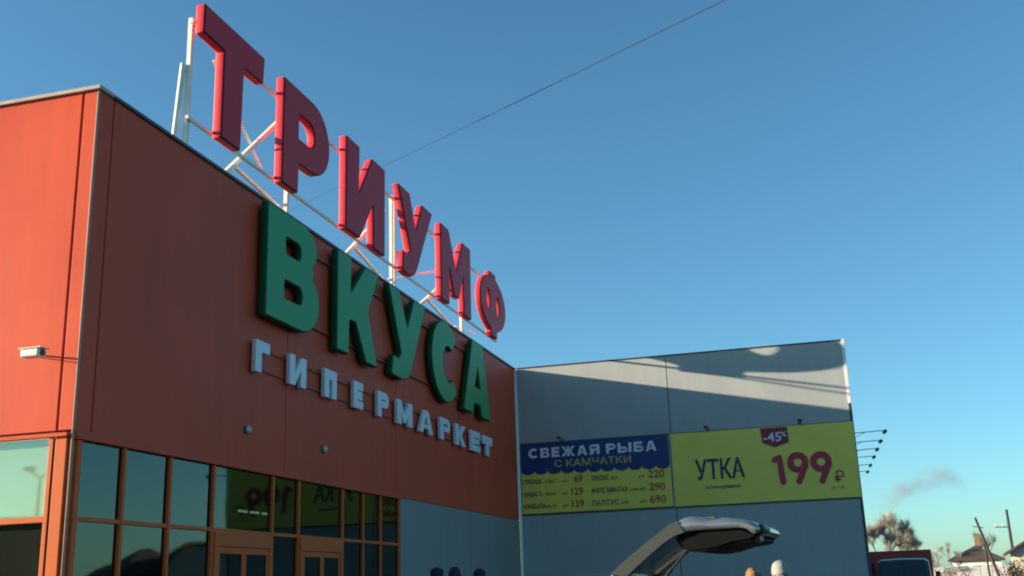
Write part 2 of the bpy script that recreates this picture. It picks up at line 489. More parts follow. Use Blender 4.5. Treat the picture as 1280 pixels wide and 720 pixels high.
RED = {
 'Т': [[(15.84, 12.17), (18.16, 12.17), (18.12, 11.57), (17.34, 11.55), (17.30, 9.76), (16.58, 9.76), (16.58, 11.55), (15.84, 11.57)]],
 'Р': [[(19.03, 12.19), (20.3, 12.19)] + arc(20.42, 11.33, .90, .86, 82, -82, 14) + [(19.78, 10.46), (19.76, 9.76), (19.02, 9.76)],
       [(19.76, 11.62), (20.25, 11.62)] + arc(20.27, 11.33, .27, .285, 78, -78, 8) + [(19.76, 11.04)]],
 'И': [[(22.27, 12.17), (23.07, 12.17), (23.04, 10.95), (23.88, 12.17), (24.73, 12.17), (24.71, 9.78), (23.96, 9.78), (23.93, 10.92), (23.10, 9.78), (22.27, 9.78)]],
 'У': [[(25.68, 12.17), (26.55, 12.17), (27.03, 11.22), (27.56, 12.17), (28.40, 12.17), (27.14, 10.15), (26.95, 9.92), (26.72, 9.79), (26.45, 9.74), (26.0, 9.77), (26.03, 10.36), (26.38, 10.36), (26.6, 10.52)]],
 'М': [[(29.17, 12.17), (29.93, 12.17), (30.61, 11.02), (31.30, 12.17), (32.10, 12.17), (32.07, 9.78), (31.33, 9.78), (31.30, 11.02), (30.85, 10.18), (30.36, 10.18), (29.93, 11.02), (29.90, 9.78), (29.17, 9.78)]],
 'Ф': [[(34.34, 9.77), (35.02, 9.77), (35.02, 9.99)] + arc(34.66, 10.97, 1.53, .97, -66, 66, 16) + [(35.02, 11.93), (35.02, 12.08), (34.30, 12.08), (34.30, 11.93)] + arc(34.66, 10.97, 1.53, .97, 114, 246, 16) + [(34.34, 9.99)],
       arc(34.10, 11.02, .20, .36, 0, 360, 16)[:-1], arc(35.24, 10.97, .20, .36, 0, 360, 16)[:-1]],
}
for ch, lp in RED.items():
    put_letter(roof_sign, lp, YB, .205, K_, M_LREDF, M_LREDS, 'red letter ' + ch, bevel=.03, m_trim=M_TRIMR)
YR = 10.32
def sbar(name, a, b_, r=.035, m=M_FRAME, sq=True, parent=roof_sign):
    return build(name, bar(bmesh.new(), a, b_, r * 1.35 if sq else r, square=sq), m, parent)
for z in (9.93, 11.88): sbar('rail', (15.9, YR, z), (36.0, YR, z), .032)
posts = [16.03, 20.0, 26.15, 32.2]
for x in posts: sbar('post', (x, YR + .085, 8.75), (x, YR + .085, 12.02), .045)
sbar('post', (26.31, YR + .085, 8.75), (26.31, YR + .085, 11.95), .045)
sbar('brace', (15.96, YR + .17, 11.05), (15.93, YR + .32, 8.75), .06, M_FRAME, False)
for (a, b_) in (((16.83, 8.75), (19.85, 11.6)), ((22.42, 8.75), (25.95, 11.5)), ((27.3, 8.75), (32.1, 11.45))):
    sbar('brace', (a[0], YR + .2, a[1]), (b_[0], YR + .2, b_[1]), .045)
for (a, b_) in (((18.12, 9.87), (20.4, 9.60)), ((24.12, 9.96), (26.3, 9.57)), ((29.53, 9.95), (32.0, 9.60))):
    sbar('brace', (a[0], YR + .31, a[1]), (b_[0], YR + .31, b_[1]), .034)
for (a, b_) in (((17.35, 11.85), (19.45, 10.28)), ((26.7, 9.80), (30.9, 11.2)), ((32.5, 9.75), (34.6, 9.95))):
    sbar('brace', (a[0], YR + .40, a[1]), (b_[0], YR + .40, b_[1]), .024)

# ------------------------------------------------------------------ green and white wall lettering
green = thing('green_wall_sign', 'large green letters spelling ВКУСА mounted on the red wall', 'sign', (25, 9.99, 6.5))
GR = {
 'В': [[(18.0, 8.96), (19.45, 8.96)] + arc(19.5, 8.47, .73, .49, 88, -48, 10) + [(20.12, 7.98)] + arc(19.52, 7.33, .84, .70, 52, -88, 12) + [(18.0, 6.63)],
       [(18.80, 8.44), (19.30, 8.44)] + arc(19.32, 8.27, .15, .17, 80, -80, 6) + [(18.80, 8.10)], [(18.77, 7.53), (19.38, 7.53)] + arc(19.40, 7.35, .16, .18, 80, -80, 6) + [(18.77, 7.17)]],
 'К': [[(21.27, 8.95), (22.03, 8.95), (22.03, 8.12), (22.86, 8.95), (23.70, 8.95), (23.02, 7.86), (23.60, 6.62), (22.90, 6.62), (22.30, 7.45), (21.95, 7.42), (21.91, 6.62), (21.27, 6.62)]],
 'У': [[(24.31, 8.95), (25.06, 8.95), (25.64, 8.08), (26.14, 8.95), (27.02, 8.95), (25.92, 6.98), (25.68, 6.72), (25.22, 6.62), (24.5, 6.66), (24.62, 7.17), (25.0, 7.15), (25.18, 7.32)]],
 'С': [arc(28.72, 7.77, 1.22, 1.19, 40, 320, 24) + arc(28.95, 7.72, .52, .52, 312, 55, 14)],
 'А': [[(31.27, 8.95), (32.37, 8.95), (33.06, 6.62), (32.12, 6.62), (31.98, 6.96), (31.36, 6.96), (31.18, 6.62), (30.27, 6.62)], [(31.80, 8.18), (32.0, 7.50), (31.45, 7.50)]],
}
for ch, lp in GR.items():
    put_letter(green, lp, 9.75, .17, 1.0, M_LGREEN, M_LGREENS, 'green letter ' + ch, bevel=.03, m_trim=M_TRIMG)
for z in (6.95, 8.55): sbar('rail', (18.1, 9.955, z), (32.9, 9.955, z), .02, M_RAILRED, True, green)
white = thing('white_wall_sign', 'row of small white letters spelling ГИПЕРМАРКЕТ below the green letters', 'sign', (25.5, 9.99, 5.5))
def glyph(ch, x0, x1, z0, z1, s):
    w, h = x1 - x0, z1 - z0
    X = lambda u: x0 + u
    Z = lambda v: z0 + v
    t = s * .92
    if ch == 'Г': L = [[(0, 0), (0, h), (w, h), (w, h - t), (s, h - t), (s, 0)]]
    elif ch == 'П': L = [[(0, 0), (0, h), (w, h), (w, 0), (w - s, 0), (w - s, h - t), (s, h - t), (s, 0)]]
    elif ch == 'И': L = [[(0, 0), (0, h), (s, h), (s, h * .42), (w - s, h), (w, h), (w, 0), (w - s, 0), (w - s, h * .58), (s, 0)]]
    elif ch == 'Е':
        m = h / 2; k = t * .45
        L = [[(0, 0), (0, h), (w, h), (w, h - t * .85), (s, h - t * .85), (s, m + k), (w * .92, m + k), (w * .92, m - k), (s, m - k), (s, t * .85), (w, t * .85), (w, 0)]]
    elif ch == 'Т': L = [[(0, h), (w, h), (w, h - t), (w / 2 + s / 2, h - t), (w / 2 + s / 2, 0), (w / 2 - s / 2, 0), (w / 2 - s / 2, h - t), (0, h - t)]]
    elif ch == 'К': L = [[(0, 0), (0, h), (s, h), (s, h * .6), (w - s * 1.1, h), (w, h), (w * .6, h * .52), (w, 0), (w - s * 1.15, 0), (s, h * .42), (s, 0)]]
    elif ch == 'А': L = [[(0, 0), (w / 2 - s * .6, h), (w / 2 + s * .6, h), (w, 0), (w - s, 0), (w - s * 1.25, h * .2), (s * 1.25, h * .2), (s, 0)], [(w / 2, h * .74), (w * .63, h * .38), (w * .37, h * .38)]]
    elif ch == 'М': L = [[(0, 0), (0, h), (s * .9, h), (w / 2, h * .45), (w - s * .9, h), (w, h), (w, 0), (w - s, 0), (w - s, h * .5), (w / 2 + s * .3, h * .1), (w / 2 - s * .3, h * .1), (s, h * .5), (s, 0)]]
    elif ch == 'Ж':
        a, b_ = w / 2 - s * .45, w / 2 + s * .45
        L = [[(0, h), (s, h), (a, h * .60), (a, h), (b_, h), (b_, h * .60), (w - s, h), (w, h), (w * .71, h * .5), (w, 0), (w - s, 0), (b_, h * .40), (b_, 0), (a, 0), (a, h * .40), (s, 0), (0, 0), (w * .29, h * .5)]]
    elif ch == 'С':
        L = [arc(w * .52, h / 2, w * .52, h / 2 * 1.02, 42, 318, 18) + arc(w * .54, h / 2, w * .54 - s, h / 2 - t * .9, 312, 48, 12)]
    elif ch == 'В':
        r = h * .27
        L = [[(0, 0), (0, h), (w * .6, h)] + arc(w * .62, h - r, w * .32, r, 88, -60, 7) + arc(w * .62, r, w * .38, r, 62, -88, 7),
             [(s, h * .60), (s, h - t * .75), (w * .6, h - t * .75)] + arc(w * .6, h * .70, w * .10, h * .08, 60, -60, 4) + [(w * .6, h * .60)], [(s, t * .75), (s, h * .42), (w * .62, h * .42)] + arc(w * .62, h * .32, w * .13, h * .09, 60, -60, 4) + [(w * .62, t * .75)]]
    elif ch in 'БЬ':
        r = h * .31
        top = [(0, h), (w * .9, h), (w * .9, h - t * .85), (s, h - t * .85)] if ch == 'Б' else [(0, h), (s, h)]
        L = [[(0, 0)] + top + [(s, 2 * r), (w - r * 1.1, 2 * r)] + arc(w - r * 1.1, r, r * 1.1, r, 88, -88, 8),
             [(s, t * .8), (s, 2 * r - t * .8), (w - r, 2 * r - t * .8)] + arc(w - r, r, r - t * .6, r - t * .8, 78, -78, 5) + [(w - r, t * .8)]]
    elif ch == 'Я':
        r = h * .31
        L = [[(w, 0), (w, h), (r * 1.1, h)] + arc(r * 1.1, h - r, r * 1.1, r, 92, 235, 8) + [(0, 0), (s * 1.1, 0), (w * .55, h - 2 * r), (w - s, h - 2 * r), (w - s, 0)],
             [(w - s, h - t * .8), (r, h - t * .8)] + arc(r, h - r, (r - t * .6), (r - t * .8), 100, 260, 5) + [(w - s, h - 2 * r + t * .8)]]
    elif ch == 'Р':
        r = h * .31
        L = [[(0, 0), (0, h), (w - r * 1.1, h)] + arc(w - r * 1.1, h - r, r * 1.1, r, 90, -90, 8) + [(s, h - 2 * r), (s, 0)],
             [(s, h - t * .8), (w - r, h - t * .8)] + arc(w - r, h - r, (r - t * .6), (r - t * .8), 80, -80, 5) + [(s, h - 2 * r + t * .8)]]
    return [[(X(u), Z(v)) for u, v in l] for l in L]
WH = [('Г', 17.88, 18.43), ('И', 19.28, 20.02), ('П', 20.90, 21.52), ('Е', 22.45, 22.98), ('Р', 23.88, 24.57), ('М', 25.14, 26.22),
      ('А', 26.72, 27.82), ('Р', 28.42, 29.28), ('К', 29.78, 30.72), ('Е', 31.24, 32.18), ('Т', 32.50, 33.52)]
for ch, a, b_ in WH:
    put_letter(white, glyph(ch, a, b_, 5.52, 6.14, .24 if b_ - a < .8 else .30), 9.855, .092, 1.0, M_LWHITE, M_LWHITE, None, bevel=.006, fillet=.012)
for z in (5.62, 6.02): sbar('rail', (17.9, 9.972, z), (33.4, 9.972, z), .014, M_RAILRED, True, white)

# ------------------------------------------------------------------ banners on the grey wall
def wall_text(parent, name, body, y_left, z_base, height, m, x=XL - .05, bold=.02, y_right=None, spacing=1.0):
    """Text on the plane X = x, reading from +Y to -Y; capital height given, width squeezed to y_left..y_right."""
    me = text_mesh(body, height / 0.727, bold, spacing=spacing)
    xs = [v.co.x for v in me.vertices]; zs = [v.co.y for v in me.vertices]
    x0, x1 = min(xs), max(xs); w = x1 - x0
    k = 1.0 if y_right is None else (y_left - y_right) / w
    me.transform(Matrix(((0, 0, -1, x), (-k, 0, 0, y_left + k * x0), (0, 1, 0, z_base), (0, 0, 0, 1))))
    return build(name, me, m, parent)
def sheet(parent, name, y0, y1, z0, z1, x, m, amp=.006, seed=0):
    bm = bmesh.new(); nu, nv = 40, 18; rows = []
    rnd = random.Random(seed); ph = [rnd.uniform(0, 6) for _ in range(6)]
    for j in range(nv + 1):
        row = []
        for i in range(nu + 1):
            u, v = i / nu, j / nv
            y = y0 + (y1 - y0) * u; z = z0 + (z1 - z0) * v
            d = amp * (math.sin(7 * y + 3.1 * z + ph[0]) * .5 + math.sin(2.3 * y - 5.2 * z + ph[1]) * .6) * 4 * u * (1 - u) 
            row.append(bm.verts.new((x + d, y, z)))
        rows.append(row)
    for j in range(nv):
        for i in range(nu): bm.faces.new((rows[j][i], rows[j][i + 1], rows[j + 1][i + 1], rows[j + 1][i]))
    bm.normal_update()
    bm.faces.ensure_lookup_table()
    if bm.faces[0].normal.x > 0: bmesh.ops.reverse_faces(bm, faces=list(bm.faces))
    return build(name, bm, m, parent, smooth=True)
XB = XL - .030
fish = thing('fish_price_banner', 'yellow banner with a dark blue header reading СВЕЖАЯ РЫБА, beside the red wall', 'banner', (XL, 7.25, 3.9))
duck = thing('duck_price_banner', 'plain yellow banner reading УТКА 199₽ with a maroon discount tag', 'banner', (XL, 1.5, 3.9))
sheet(fish, 'banner_sheet', 4.60, 9.88, 3.93, 6.36, XB, M_YELLOW, .004, 1)
sheet(duck, 'banner_sheet', -1.50, 4.53, 3.91, 6.37, XB, M_YELLOW, .005, 2)
for rt, a, b_ in ((fish, 4.585, 9.90), (duck, -1.52, 4.545)):
    e = bmesh.new(); box(e, (XL - .03, a, 3.86), (XL - .004, b_, 3.915), .004); box(e, (XL - .028, a, 6.372), (XL - .006, b_, 6.395), .003)
    box(e, (XL - .03, a, 3.917), (XL - .004, a + .02, 6.37), .003)
    build('banner_edge', e, M_BANFR, rt)
XT = XL - .052
# blue header with a scalloped lower edge
ns = 11; wsc = (9.88 - 4.62) / ns
hb_ = bmesh.new(); top_, bot_ = [], []
for i in range(ns * 8 + 1):
    f = i / 8 - math.floor(i / 8); y = 9.88 - wsc * i / 8
    zb = 5.37 - .07 * i / (ns * 8) - .10 * math.sin(PI * f) ** .7
    if i % 8 == 0: zb += .02
    top_.append(hb_.verts.new((XL - .041, y, 6.36))); bot_.append(hb_.verts.new((XL - .041, y, zb)))
for i in range(ns * 8): hb_.faces.new((top_[i], bot_[i], bot_[i + 1], top_[i + 1]))
ex = bmesh.ops.extrude_face_region(hb_, geom=list(hb_.faces))
bmesh.ops.translate(hb_, verts=[e for e in ex['geom'] if isinstance(e, bmesh.types.BMVert)], vec=(-.006, 0, 0))
bmesh.ops.recalc_face_normals(hb_, faces=hb_.faces)
build('banner_header', hb_, M_BLUE, fish)
def block_word(parent, word, y_left, y_right, z0, h, s_, gap, x, m):
    """Heavy block capitals printed on the banner: every letter a flat filled outline of its own."""
    wid = {'Ж': 1.35, 'Ы': 1.3, 'Е': .78, 'Р': .9, 'Б': .9, 'В': .92}
    tot = sum(wid.get(c, 1.0) for c in word)
    u = (y_left - y_right - gap * (len(word) - 1)) / tot
    p = 0.0
    for c in word:
        w_ = wid.get(c, 1.0) * u
        loops = glyph('Ь', p, p + w_ * .70, 0, h, s_) + [[(p + w_ - s_, 0), (p + w_ - s_, h), (p + w_, h), (p + w_, 0)]] if c == 'Ы' else glyph(c, p, p + w_, 0, h, s_)
        me = outline_mesh(loops, .004, .0005)
        me.transform(Matrix(((0, 0, -1, x), (-1, 0, 0, y_left), (0, 1, 0, z0), (0, 0, 0, 1))))
        build('lettering', me, m, parent)
        p += w_ + gap
block_word(fish, 'СВЕЖАЯ', 9.60, 7.03, 5.845, .345, .105, .075, XT, M_TXTWHITE)
block_word(fish, 'РЫБА', 6.80, 5.04, 5.835, .345, .105, .075, XT, M_TXTWHITE)
wall_text(fish, 'lettering', 'С КАМЧАТКИ', 8.66, 5.485, .25, M_TXTYEL, XT, .004, 5.95)
for (z, n1, n2, e1, p1, c1, m1, e2, p2, x1) in (
        (4.94, 'ГОРБУША', 'ПБГ', 9.16, '69', 'ТРЕСКА', 'б/г', 6.77, '220', None),
        (4.51, 'НАВАГА', 'б/г', 9.15, '129', 'ФИЛЕ МИНТАЯ', 'с/м', 6.14, '290', None),
        (4.09, 'КАМБАЛА', 'б/г', 9.03, '139', 'ПАЛТУС', 'кусок', 6.46, '690', None)):
    wall_text(fish, 'lettering', n1, 9.82, z, .17, M_NAVY, XT, .004, e1)
    wall_text(fish, 'lettering', n2, 9.02, z + .01, .11, M_BANFR, XT, 0, 9.02 - .40)
    wall_text(fish, 'lettering', 'от', 8.42, z + .01, .10, M_NAVY, XT, .006, 8.22)
    wall_text(fish, 'lettering', p1, 8.10 if len(p1) > 2 else 7.98, z - .01, .25, M_TXTORANGE, XT, .012, 7.68)
    wall_text(fish, 'lettering', c1, 7.38, z, .17, M_NAVY, XT, .004, e2)
    wall_text(fish, 'lettering', m1, e2 - .10, z + .01, .11, M_BANFR, XT, 0, e2 - .36)
    wall_text(fish, 'lettering', 'от', 5.72, z + .01, .10, M_NAVY, XT, .006, 5.50)
    wall_text(fish, 'lettering', p2, 5.38, z - .01, .26, M_TXTORANGE, XT, .012, 4.83)
wall_text(duck, 'lettering', 'УТКА', 3.76, 4.765, .65, M_NAVY, XT, .018, 2.13)
wall_text(duck, 'lettering', 'охлаждённая', 3.47, 4.44, .115, M_NAVY, XT, .004, 2.33)
# rounded price figures built as discs, rings and round-ended strokes
def stroke(bm, pts, r, x0, x1, n=10):
    for i, (a, b_) in enumerate(zip(pts[:-1], pts[1:])):
        a, b2 = Vector(a), Vector(b_)
        ang = math.atan2((b2 - a).y, (b2 - a).x)
        poly = [(b2.x + r * math.cos(ang - PI / 2 + PI * k / n), b2.y + r * math.sin(ang - PI / 2 + PI * k / n)) for k in range(n + 1)]
        poly += [(a.x + r * math.cos(ang + PI / 2 + PI * k / n), a.y + r * math.sin(ang + PI / 2 + PI * k / n)) for k in range(n + 1)]
        prism(bm, poly, 'x', x0 - .0015 * i, x1)
    return bm
def annulus(bm, cy, cz, ro, ri, x0, x1, n=28, squash=1.0):
    v = {}
    for s, x in ((0, x0), (1, x1)):
        for q, r in ((0, ro), (1, ri)):
            v[s, q] = [bm.verts.new((x, cy + r * math.cos(2 * PI * i / n), cz + r * squash * math.sin(2 * PI * i / n))) for i in range(n)]
    for i in range(n):
        j = (i + 1) % n
        for A, B in ((v[0, 0], v[0, 1]), (v[0, 1], v[1, 1]), (v[1, 1], v[1, 0]), (v[1, 0], v[0, 0])):
            bm.faces.new((A[i], A[j], B[j], B[i]))
    bmesh.ops.recalc_face_normals(bm, faces=bm.faces)
    return bm
d1 = bmesh.new(); stroke(d1, [(1.13, 5.26), (.97, 5.33), (.91, 4.52)], .095, XT, XL - .042)
build('lettering', d1, M_TXTRED, duck)
for cy, cz in ((.385, 5.135), (-.355, 5.115)):
    d9 = bmesh.new(); annulus(d9, cy, cz, .345, .135, XT, XL - .042)
    stroke(d9, [(cy - .235, cz - .11), (cy - .02 + .03, cz - .62)], .098, XT - .003, XL - .044)
    build('lettering', d9, M_TXTRED, duck)
wall_text(duck, 'lettering', '₽', -.74, 4.40, .40, M_TXTORANGE, XT, .004, -1.04)
wall_text(duck, 'lettering', 'за 1 кг', -.60, 4.22, .075, M_BANFR, XT, .004, -1.02)
tg = bmesh.new(); prism(tg, [(1.50, 6.34), (.62, 6.34), (.60, 5.83), (1.07, 5.68), (1.47, 5.86)], 'x', XL - .056, XL - .042)
tgo = build('discount_tag', tg, M_TAG, duck)
wall_text(duck, 'lettering', '-45', 1.43, 5.88, .31, M_TXTWHITE, XL - .062, .012, .84)
wall_text(duck, 'lettering', '%', .84, 6.02, .17, M_TXTWHITE, XL - .062, .008, .66)

# ------------------------------------------------------------------ floodlights on arms
def floodlight(label, loc, rz, group):
    """Arm runs along local -Y from the wall; head hangs at its end and looks back at the wall."""
    t = thing('floodlight', label, 'floodlight', loc, rz, group)
    b = bmesh.new(); bar(b, (0, -.01, 0), (0, -.93, .03), .014, 8); bar(b, (0, -.01, -.16), (0, -.35, .008), .009, 6)
    build('arm', b, M_DGREY, t, local=True)
    build('wall_plate', boxbm((-.06, -.012, -.2), (.06, -.001, .06), .003), M_DGREY, t, local=True)
    h = bmesh.new(); box(h, (-.12, -.07, -.05), (.12, .07, .05), .015)
    bmesh.ops.rotate(h, verts=h.verts, cent=(0, 0, 0), matrix=Matrix.Rotation(math.radians(-38), 3, 'X'))
    bmesh.ops.translate(h, verts=h.verts, vec=(0, -.98, -.015))
    build('lamp_head', h, M_BLACK, t, local=True)
    gl = bmesh.new(); box(gl, (-.10, -.055, -.056), (.10, .055, -.0505))
    bmesh.ops.rotate(gl, verts=gl.verts, cent=(0, 0, 0), matrix=Matrix.Rotation(math.radians(-38), 3, 'X'))
    bmesh.ops.translate(gl, verts=gl.verts, vec=(0, -.98, -.015))
    build('lens', gl, mat('lamp_lens', (.25, .27, .28), rough=.15), t, local=True)
    return t
FG = 'floodlights on arms along the end wall of the grey wing'
proto = floodlight('black floodlight on a thin arm, nearest of the row off the end wall', (37.42, -1.5, 6.0), 0, FG)
for n, x in enumerate((40.12, 42.7, 45.41, 48.79, 51.81)):
    c = copy_tree(proto); c.location.x = x
    c['label'] = ('black floodlight on thin arm, ' +
                  ('second from top of the end wall row', 'third from top of the end wall row', 'fourth from top of the end wall row', 'last but one of the end wall row', 'smallest and lowest of the end wall row')[n])
BG = 'floodlights over the yellow banners'
for n, y in enumerate((8.35, 3.24, .18)):
    c = copy_tree(proto); c.location = (XL, y, 6.46); c.rotation_euler = (0, 0, -PI / 2); c.scale = (.65, .65, .65); c.location.z = 6.44
    c['group'] = BG
    c['label'] = ('small dark floodlight above the blue banner header', 'small dark floodlight above the banner word УТКА', 'small dark floodlight above the banner price, right of the maroon tag')[n]

# ------------------------------------------------------------------ wall lamps, camera
for n, (x, z) in enumerate(((17.87, 4.42), (21.17, 4.42))):
    t = thing('wall_lamp', ('small round pale wall lamp under the white letter Г', 'small pale wall lamp under the white letter П')[n], 'lamp', (x, 10.0, z), 0, 'small lamps on the red wall above the windows')
    b = bmesh.new(); lathe(b, [(0, .0), (.07, .002), (.08, .025), (.07, .06), (.04, .08), (0, .086)], 16)
    bmesh.ops.rotate(b, verts=b.verts, cent=(0, 0, 0), matrix=Matrix.Rotation(PI / 2, 3, 'X'))
    bmesh.ops.translate(b, verts=b.verts, vec=(0, -.012, 0))
    build('lamp_dome', b, mat('frosted_dome', (.42, .44, .36), rough=.5), t, local=True, smooth=True)
    b = bmesh.new(); lathe(b, [(.0, 0), (.09, 0), (.09, .012), (0, .0121)], 16)
    bmesh.ops.rotate(b, verts=b.verts, cent=(0, 0, 0), matrix=Matrix.Rotation(PI / 2, 3, 'X'))
    build('base_ring', b, M_DGREY, t, local=True)
cc = thing('security_camera', 'cream security camera on a bracket on the sunlit red wall', 'camera', (13.0, 10.70, 4.93))
b = bmesh.new(); box(b, (-.50, -.40, -.135), (-.33, -.10, -.02), .025); build('camera_body', b, M_FRAME, cc, local=True)
b = bmesh.new(); box(b, (-.515, -.45, -.018), (-.315, -.07, -.003), .006); build('sun_hood', b, M_FRAME, cc, local=True)
b = bmesh.new(); bar(b, (-.415, -.401, -.075), (-.415, -.425, -.075), .045, 14); build('camera_lens', b, M_BLACK, cc, local=True)
b = bmesh.new(); bar(b, (-.002, .16, .03), (-.40, -.16, .015), .014); bar(b, (-.40, -.16, .015), (-.40, -.16, -.01), .02); box(b, (-.02, .11, -.03), (-.001, .21, .09), .005)
build('bracket', b, M_DGREY, cc, local=True)
b = bmesh.new(); tube(b, [(-.36, -.10, -.04), (-.22, .05, -.02), (-.03, .26, .03), (-.008, .30, .05)], .008); build('cable', b, M_BLACK, cc, local=True)

# ------------------------------------------------------------------ overhead cable
b = bmesh.new()
A = Vector((39.81, 20.99, 17.39))
pts = []
P1 = Vector((13.98, .77, 9.41))
for i in range(25):
    t = i / 24 * 1.75
    p = A + (P1 - A) * t
    p.z -= .16 * math.sin(PI * i / 24)
    pts.append(p)
tube(b, pts, .0075, 6)
tag(build('overhead_cable', b, M_BLACK), 'thin black cable crossing the blue sky above the roof letters', 'cable')
end = pts[-1]
up = thing('utility_pole', 'bare wooden pole carrying the end of the overhead cable behind the viewer', 'pole', (end.x, end.y, 0))
build('pole_shaft', bar(bmesh.new(), (0, 0, 0), (0, 0, end.z + .3), .13, 12, .10), mat('weathered_wood', (.16, .13, .10), rough=.9, noise=.25, nscale=5), up, local=True)
build('insulator', lathe(bmesh.new(), [(0, 0), (.04, 0), (.05, .05), (.03, .1), (0, .11)], 10, (0, 0, end.z + .3)), M_FRAME, up, local=True)

# ------------------------------------------------------------------ people
def skin_mesh(verts, edges, radii, root=0, sub=2):
    me = bpy.data.meshes.new('skin'); me.from_pydata(verts, edges, [])
    ob = link(bpy.data.objects.new('skin', me))
    ob.modifiers.new('Skin', 'SKIN')
    sv = me.skin_vertices[0].data
    for i, r in enumerate(radii):
        sv[i].radius = r if isinstance(r, tuple) else (r, r)
        sv[i].use_root = (i == root)
    s = ob.modifiers.new('Sub', 'SUBSURF'); s.levels = sub; s.render_levels = sub
    return mesh_of(ob)
def person_meshes(S):
    v, e, r = [], [], []
    def add(p, rad, par=None):
        v.append(tuple(Vector(p) * S)); r.append(tuple(q * S for q in rad) if isinstance(rad, tuple) else rad * S)
        if par is not None: e.append((par, len(v) - 1))
        return len(v) - 1
    pel = add((0, 0, .95), (.15, .10)); sp = add((0, 0, 1.13), (.13, .09), pel); ch = add((0, 0, 1.34), (.15, .10), sp)
    nk = add((0, -.01, 1.46), (.055, .055), ch); hb = add((0, .01, 1.53), (.062, .07), nk); hd = add((0, .012, 1.60), (.075, .092), hb); add((0, .004, 1.665), (.062, .08), hd)
    for s in (-1, 1):
        sh = add((s * .17, 0, 1.40), .055, ch); el = add((s * .235, -.02, 1.12), .042, sh); wr = add((s * .25, .06, .88), .028, el); pa = add((s * .25, .075, .82), (.02, .038), wr)
        for k, (dy, ln) in enumerate(((.03, .07), (.01, .085), (-.01, .08), (-.028, .06))):
            f1 = add((s * (.25 + .002), .078 + dy, .785), .0095, pa); f2 = add((s * (.25 - .004), .085 + dy, .785 - ln * .55), .0085, f1); add((s * (.25 - .018), .09 + dy, .785 - ln), .007, f2)
        th = add((s * .235, .115, .84), .011, pa); add((s * .225, .13, .80), .009, th)
        hp = add((s * .095, 0, .88), .085, pel); kn = add((s * .105, .025, .50), .058, hp); an = add((s * .105, -.01, .09), .04, kn); add((s * .115, .14, .045), (.042, .035), an)
    body = skin_mesh(v, e, r, 0, 2)
    bmb = bmesh.new(); bmb.from_mesh(body)
    for z, y, rr in ((1.585, .105, .014), (1.575, .112, .016)):
        q = bmesh.ops.create_uvsphere(bmb, u_segments=8, v_segments=6, radius=rr * S)
        bmesh.ops.translate(bmb, verts=q['verts'], vec=Vector((0, y, z)) * S)
    for s in (-1, 1):
        q = bmesh.ops.create_uvsphere(bmb, u_segments=8, v_segments=6, radius=.028 * S)
        for w in q['verts']: w.co = Vector((w.co.x * .35 + s * .078 * S, w.co.y * .8 + .005 * S, w.co.z + 1.585 * S))
    bmb.to_mesh(body); bmb.free()
    v, e, r = [], [], []
    pel = add((0, 0, .80), (.20, .15)); sp = add((0, 0, 1.10), (.175, .13), pel); ch = add((0, 0, 1.34), (.18, .13), sp); add((0, -.005, 1.46), (.085, .085), ch)
    for s in (-1, 1):
        sh = add((s * .18, 0, 1.385), .08, ch); el = add((s * .24, -.02, 1.12), .066, sh); add((s * .252, .055, .90), .05, el)
    jacket = skin_mesh(v, e, r, 0, 2)
    v, e, r = [], [], []
    pel = add((0, 0, .93), (.165, .12))
    for s in (-1, 1):
        hp = add((s * .10, 0, .84), .10, pel); kn = add((s * .105, .02, .50), .075, hp); add((s * .105, -.008, .13), .06, kn)
    trousers = skin_mesh(v, e, r, 0, 2)
    bt = bmesh.new()
    for s in (-1, 1):
        box(bt, Vector((s * .11 - .05, -.075, .0)) * S, Vector((s * .11 + .05, .20, .105)) * S, .03 * S)
    return body, jacket, trousers, bt
def knit_cap(S, tall=0.0, pom=False, brim=False, bulge=0.0):
    b = bmesh.new()
    lathe(b, [(.098, 1.60), (.106, 1.605), (.108, 1.645), (.103, 1.65), (.103 + bulge, 1.68), (.088 + bulge, 1.725 + tall * .6), (.055, 1.755 + tall), (.02, 1.767 + tall), (0, 1.77 + tall)], 20, (0, .005, 0), .93, 1.12)
    bmesh.ops.scale(b, verts=b.verts, vec=(S, S, S))
    return b
def hair_bm(S):
    b = bmesh.new()
    lathe(b, [(.072, 1.49), (.098, 1.55), (.104, 1.62), (.101, 1.68), (.086, 1.715), (.055, 1.738), (.02, 1.748), (0, 1.75)], 20, (0, -.014, 0), .95, 1.05)
    for w in b.verts:
        w.co *= 1 + .02 * math.sin(40 * w.co.x) * math.sin(37 * w.co.z)
        if w.co.y > .05 and w.co.z < 1.66: w.co.y = .05
    bmesh.ops.scale(b, verts=b.verts, vec=(S, S, S))
    return b
M_SKIN = mat('skin', (.50, .30, .21), rough=.5, noise=.06)
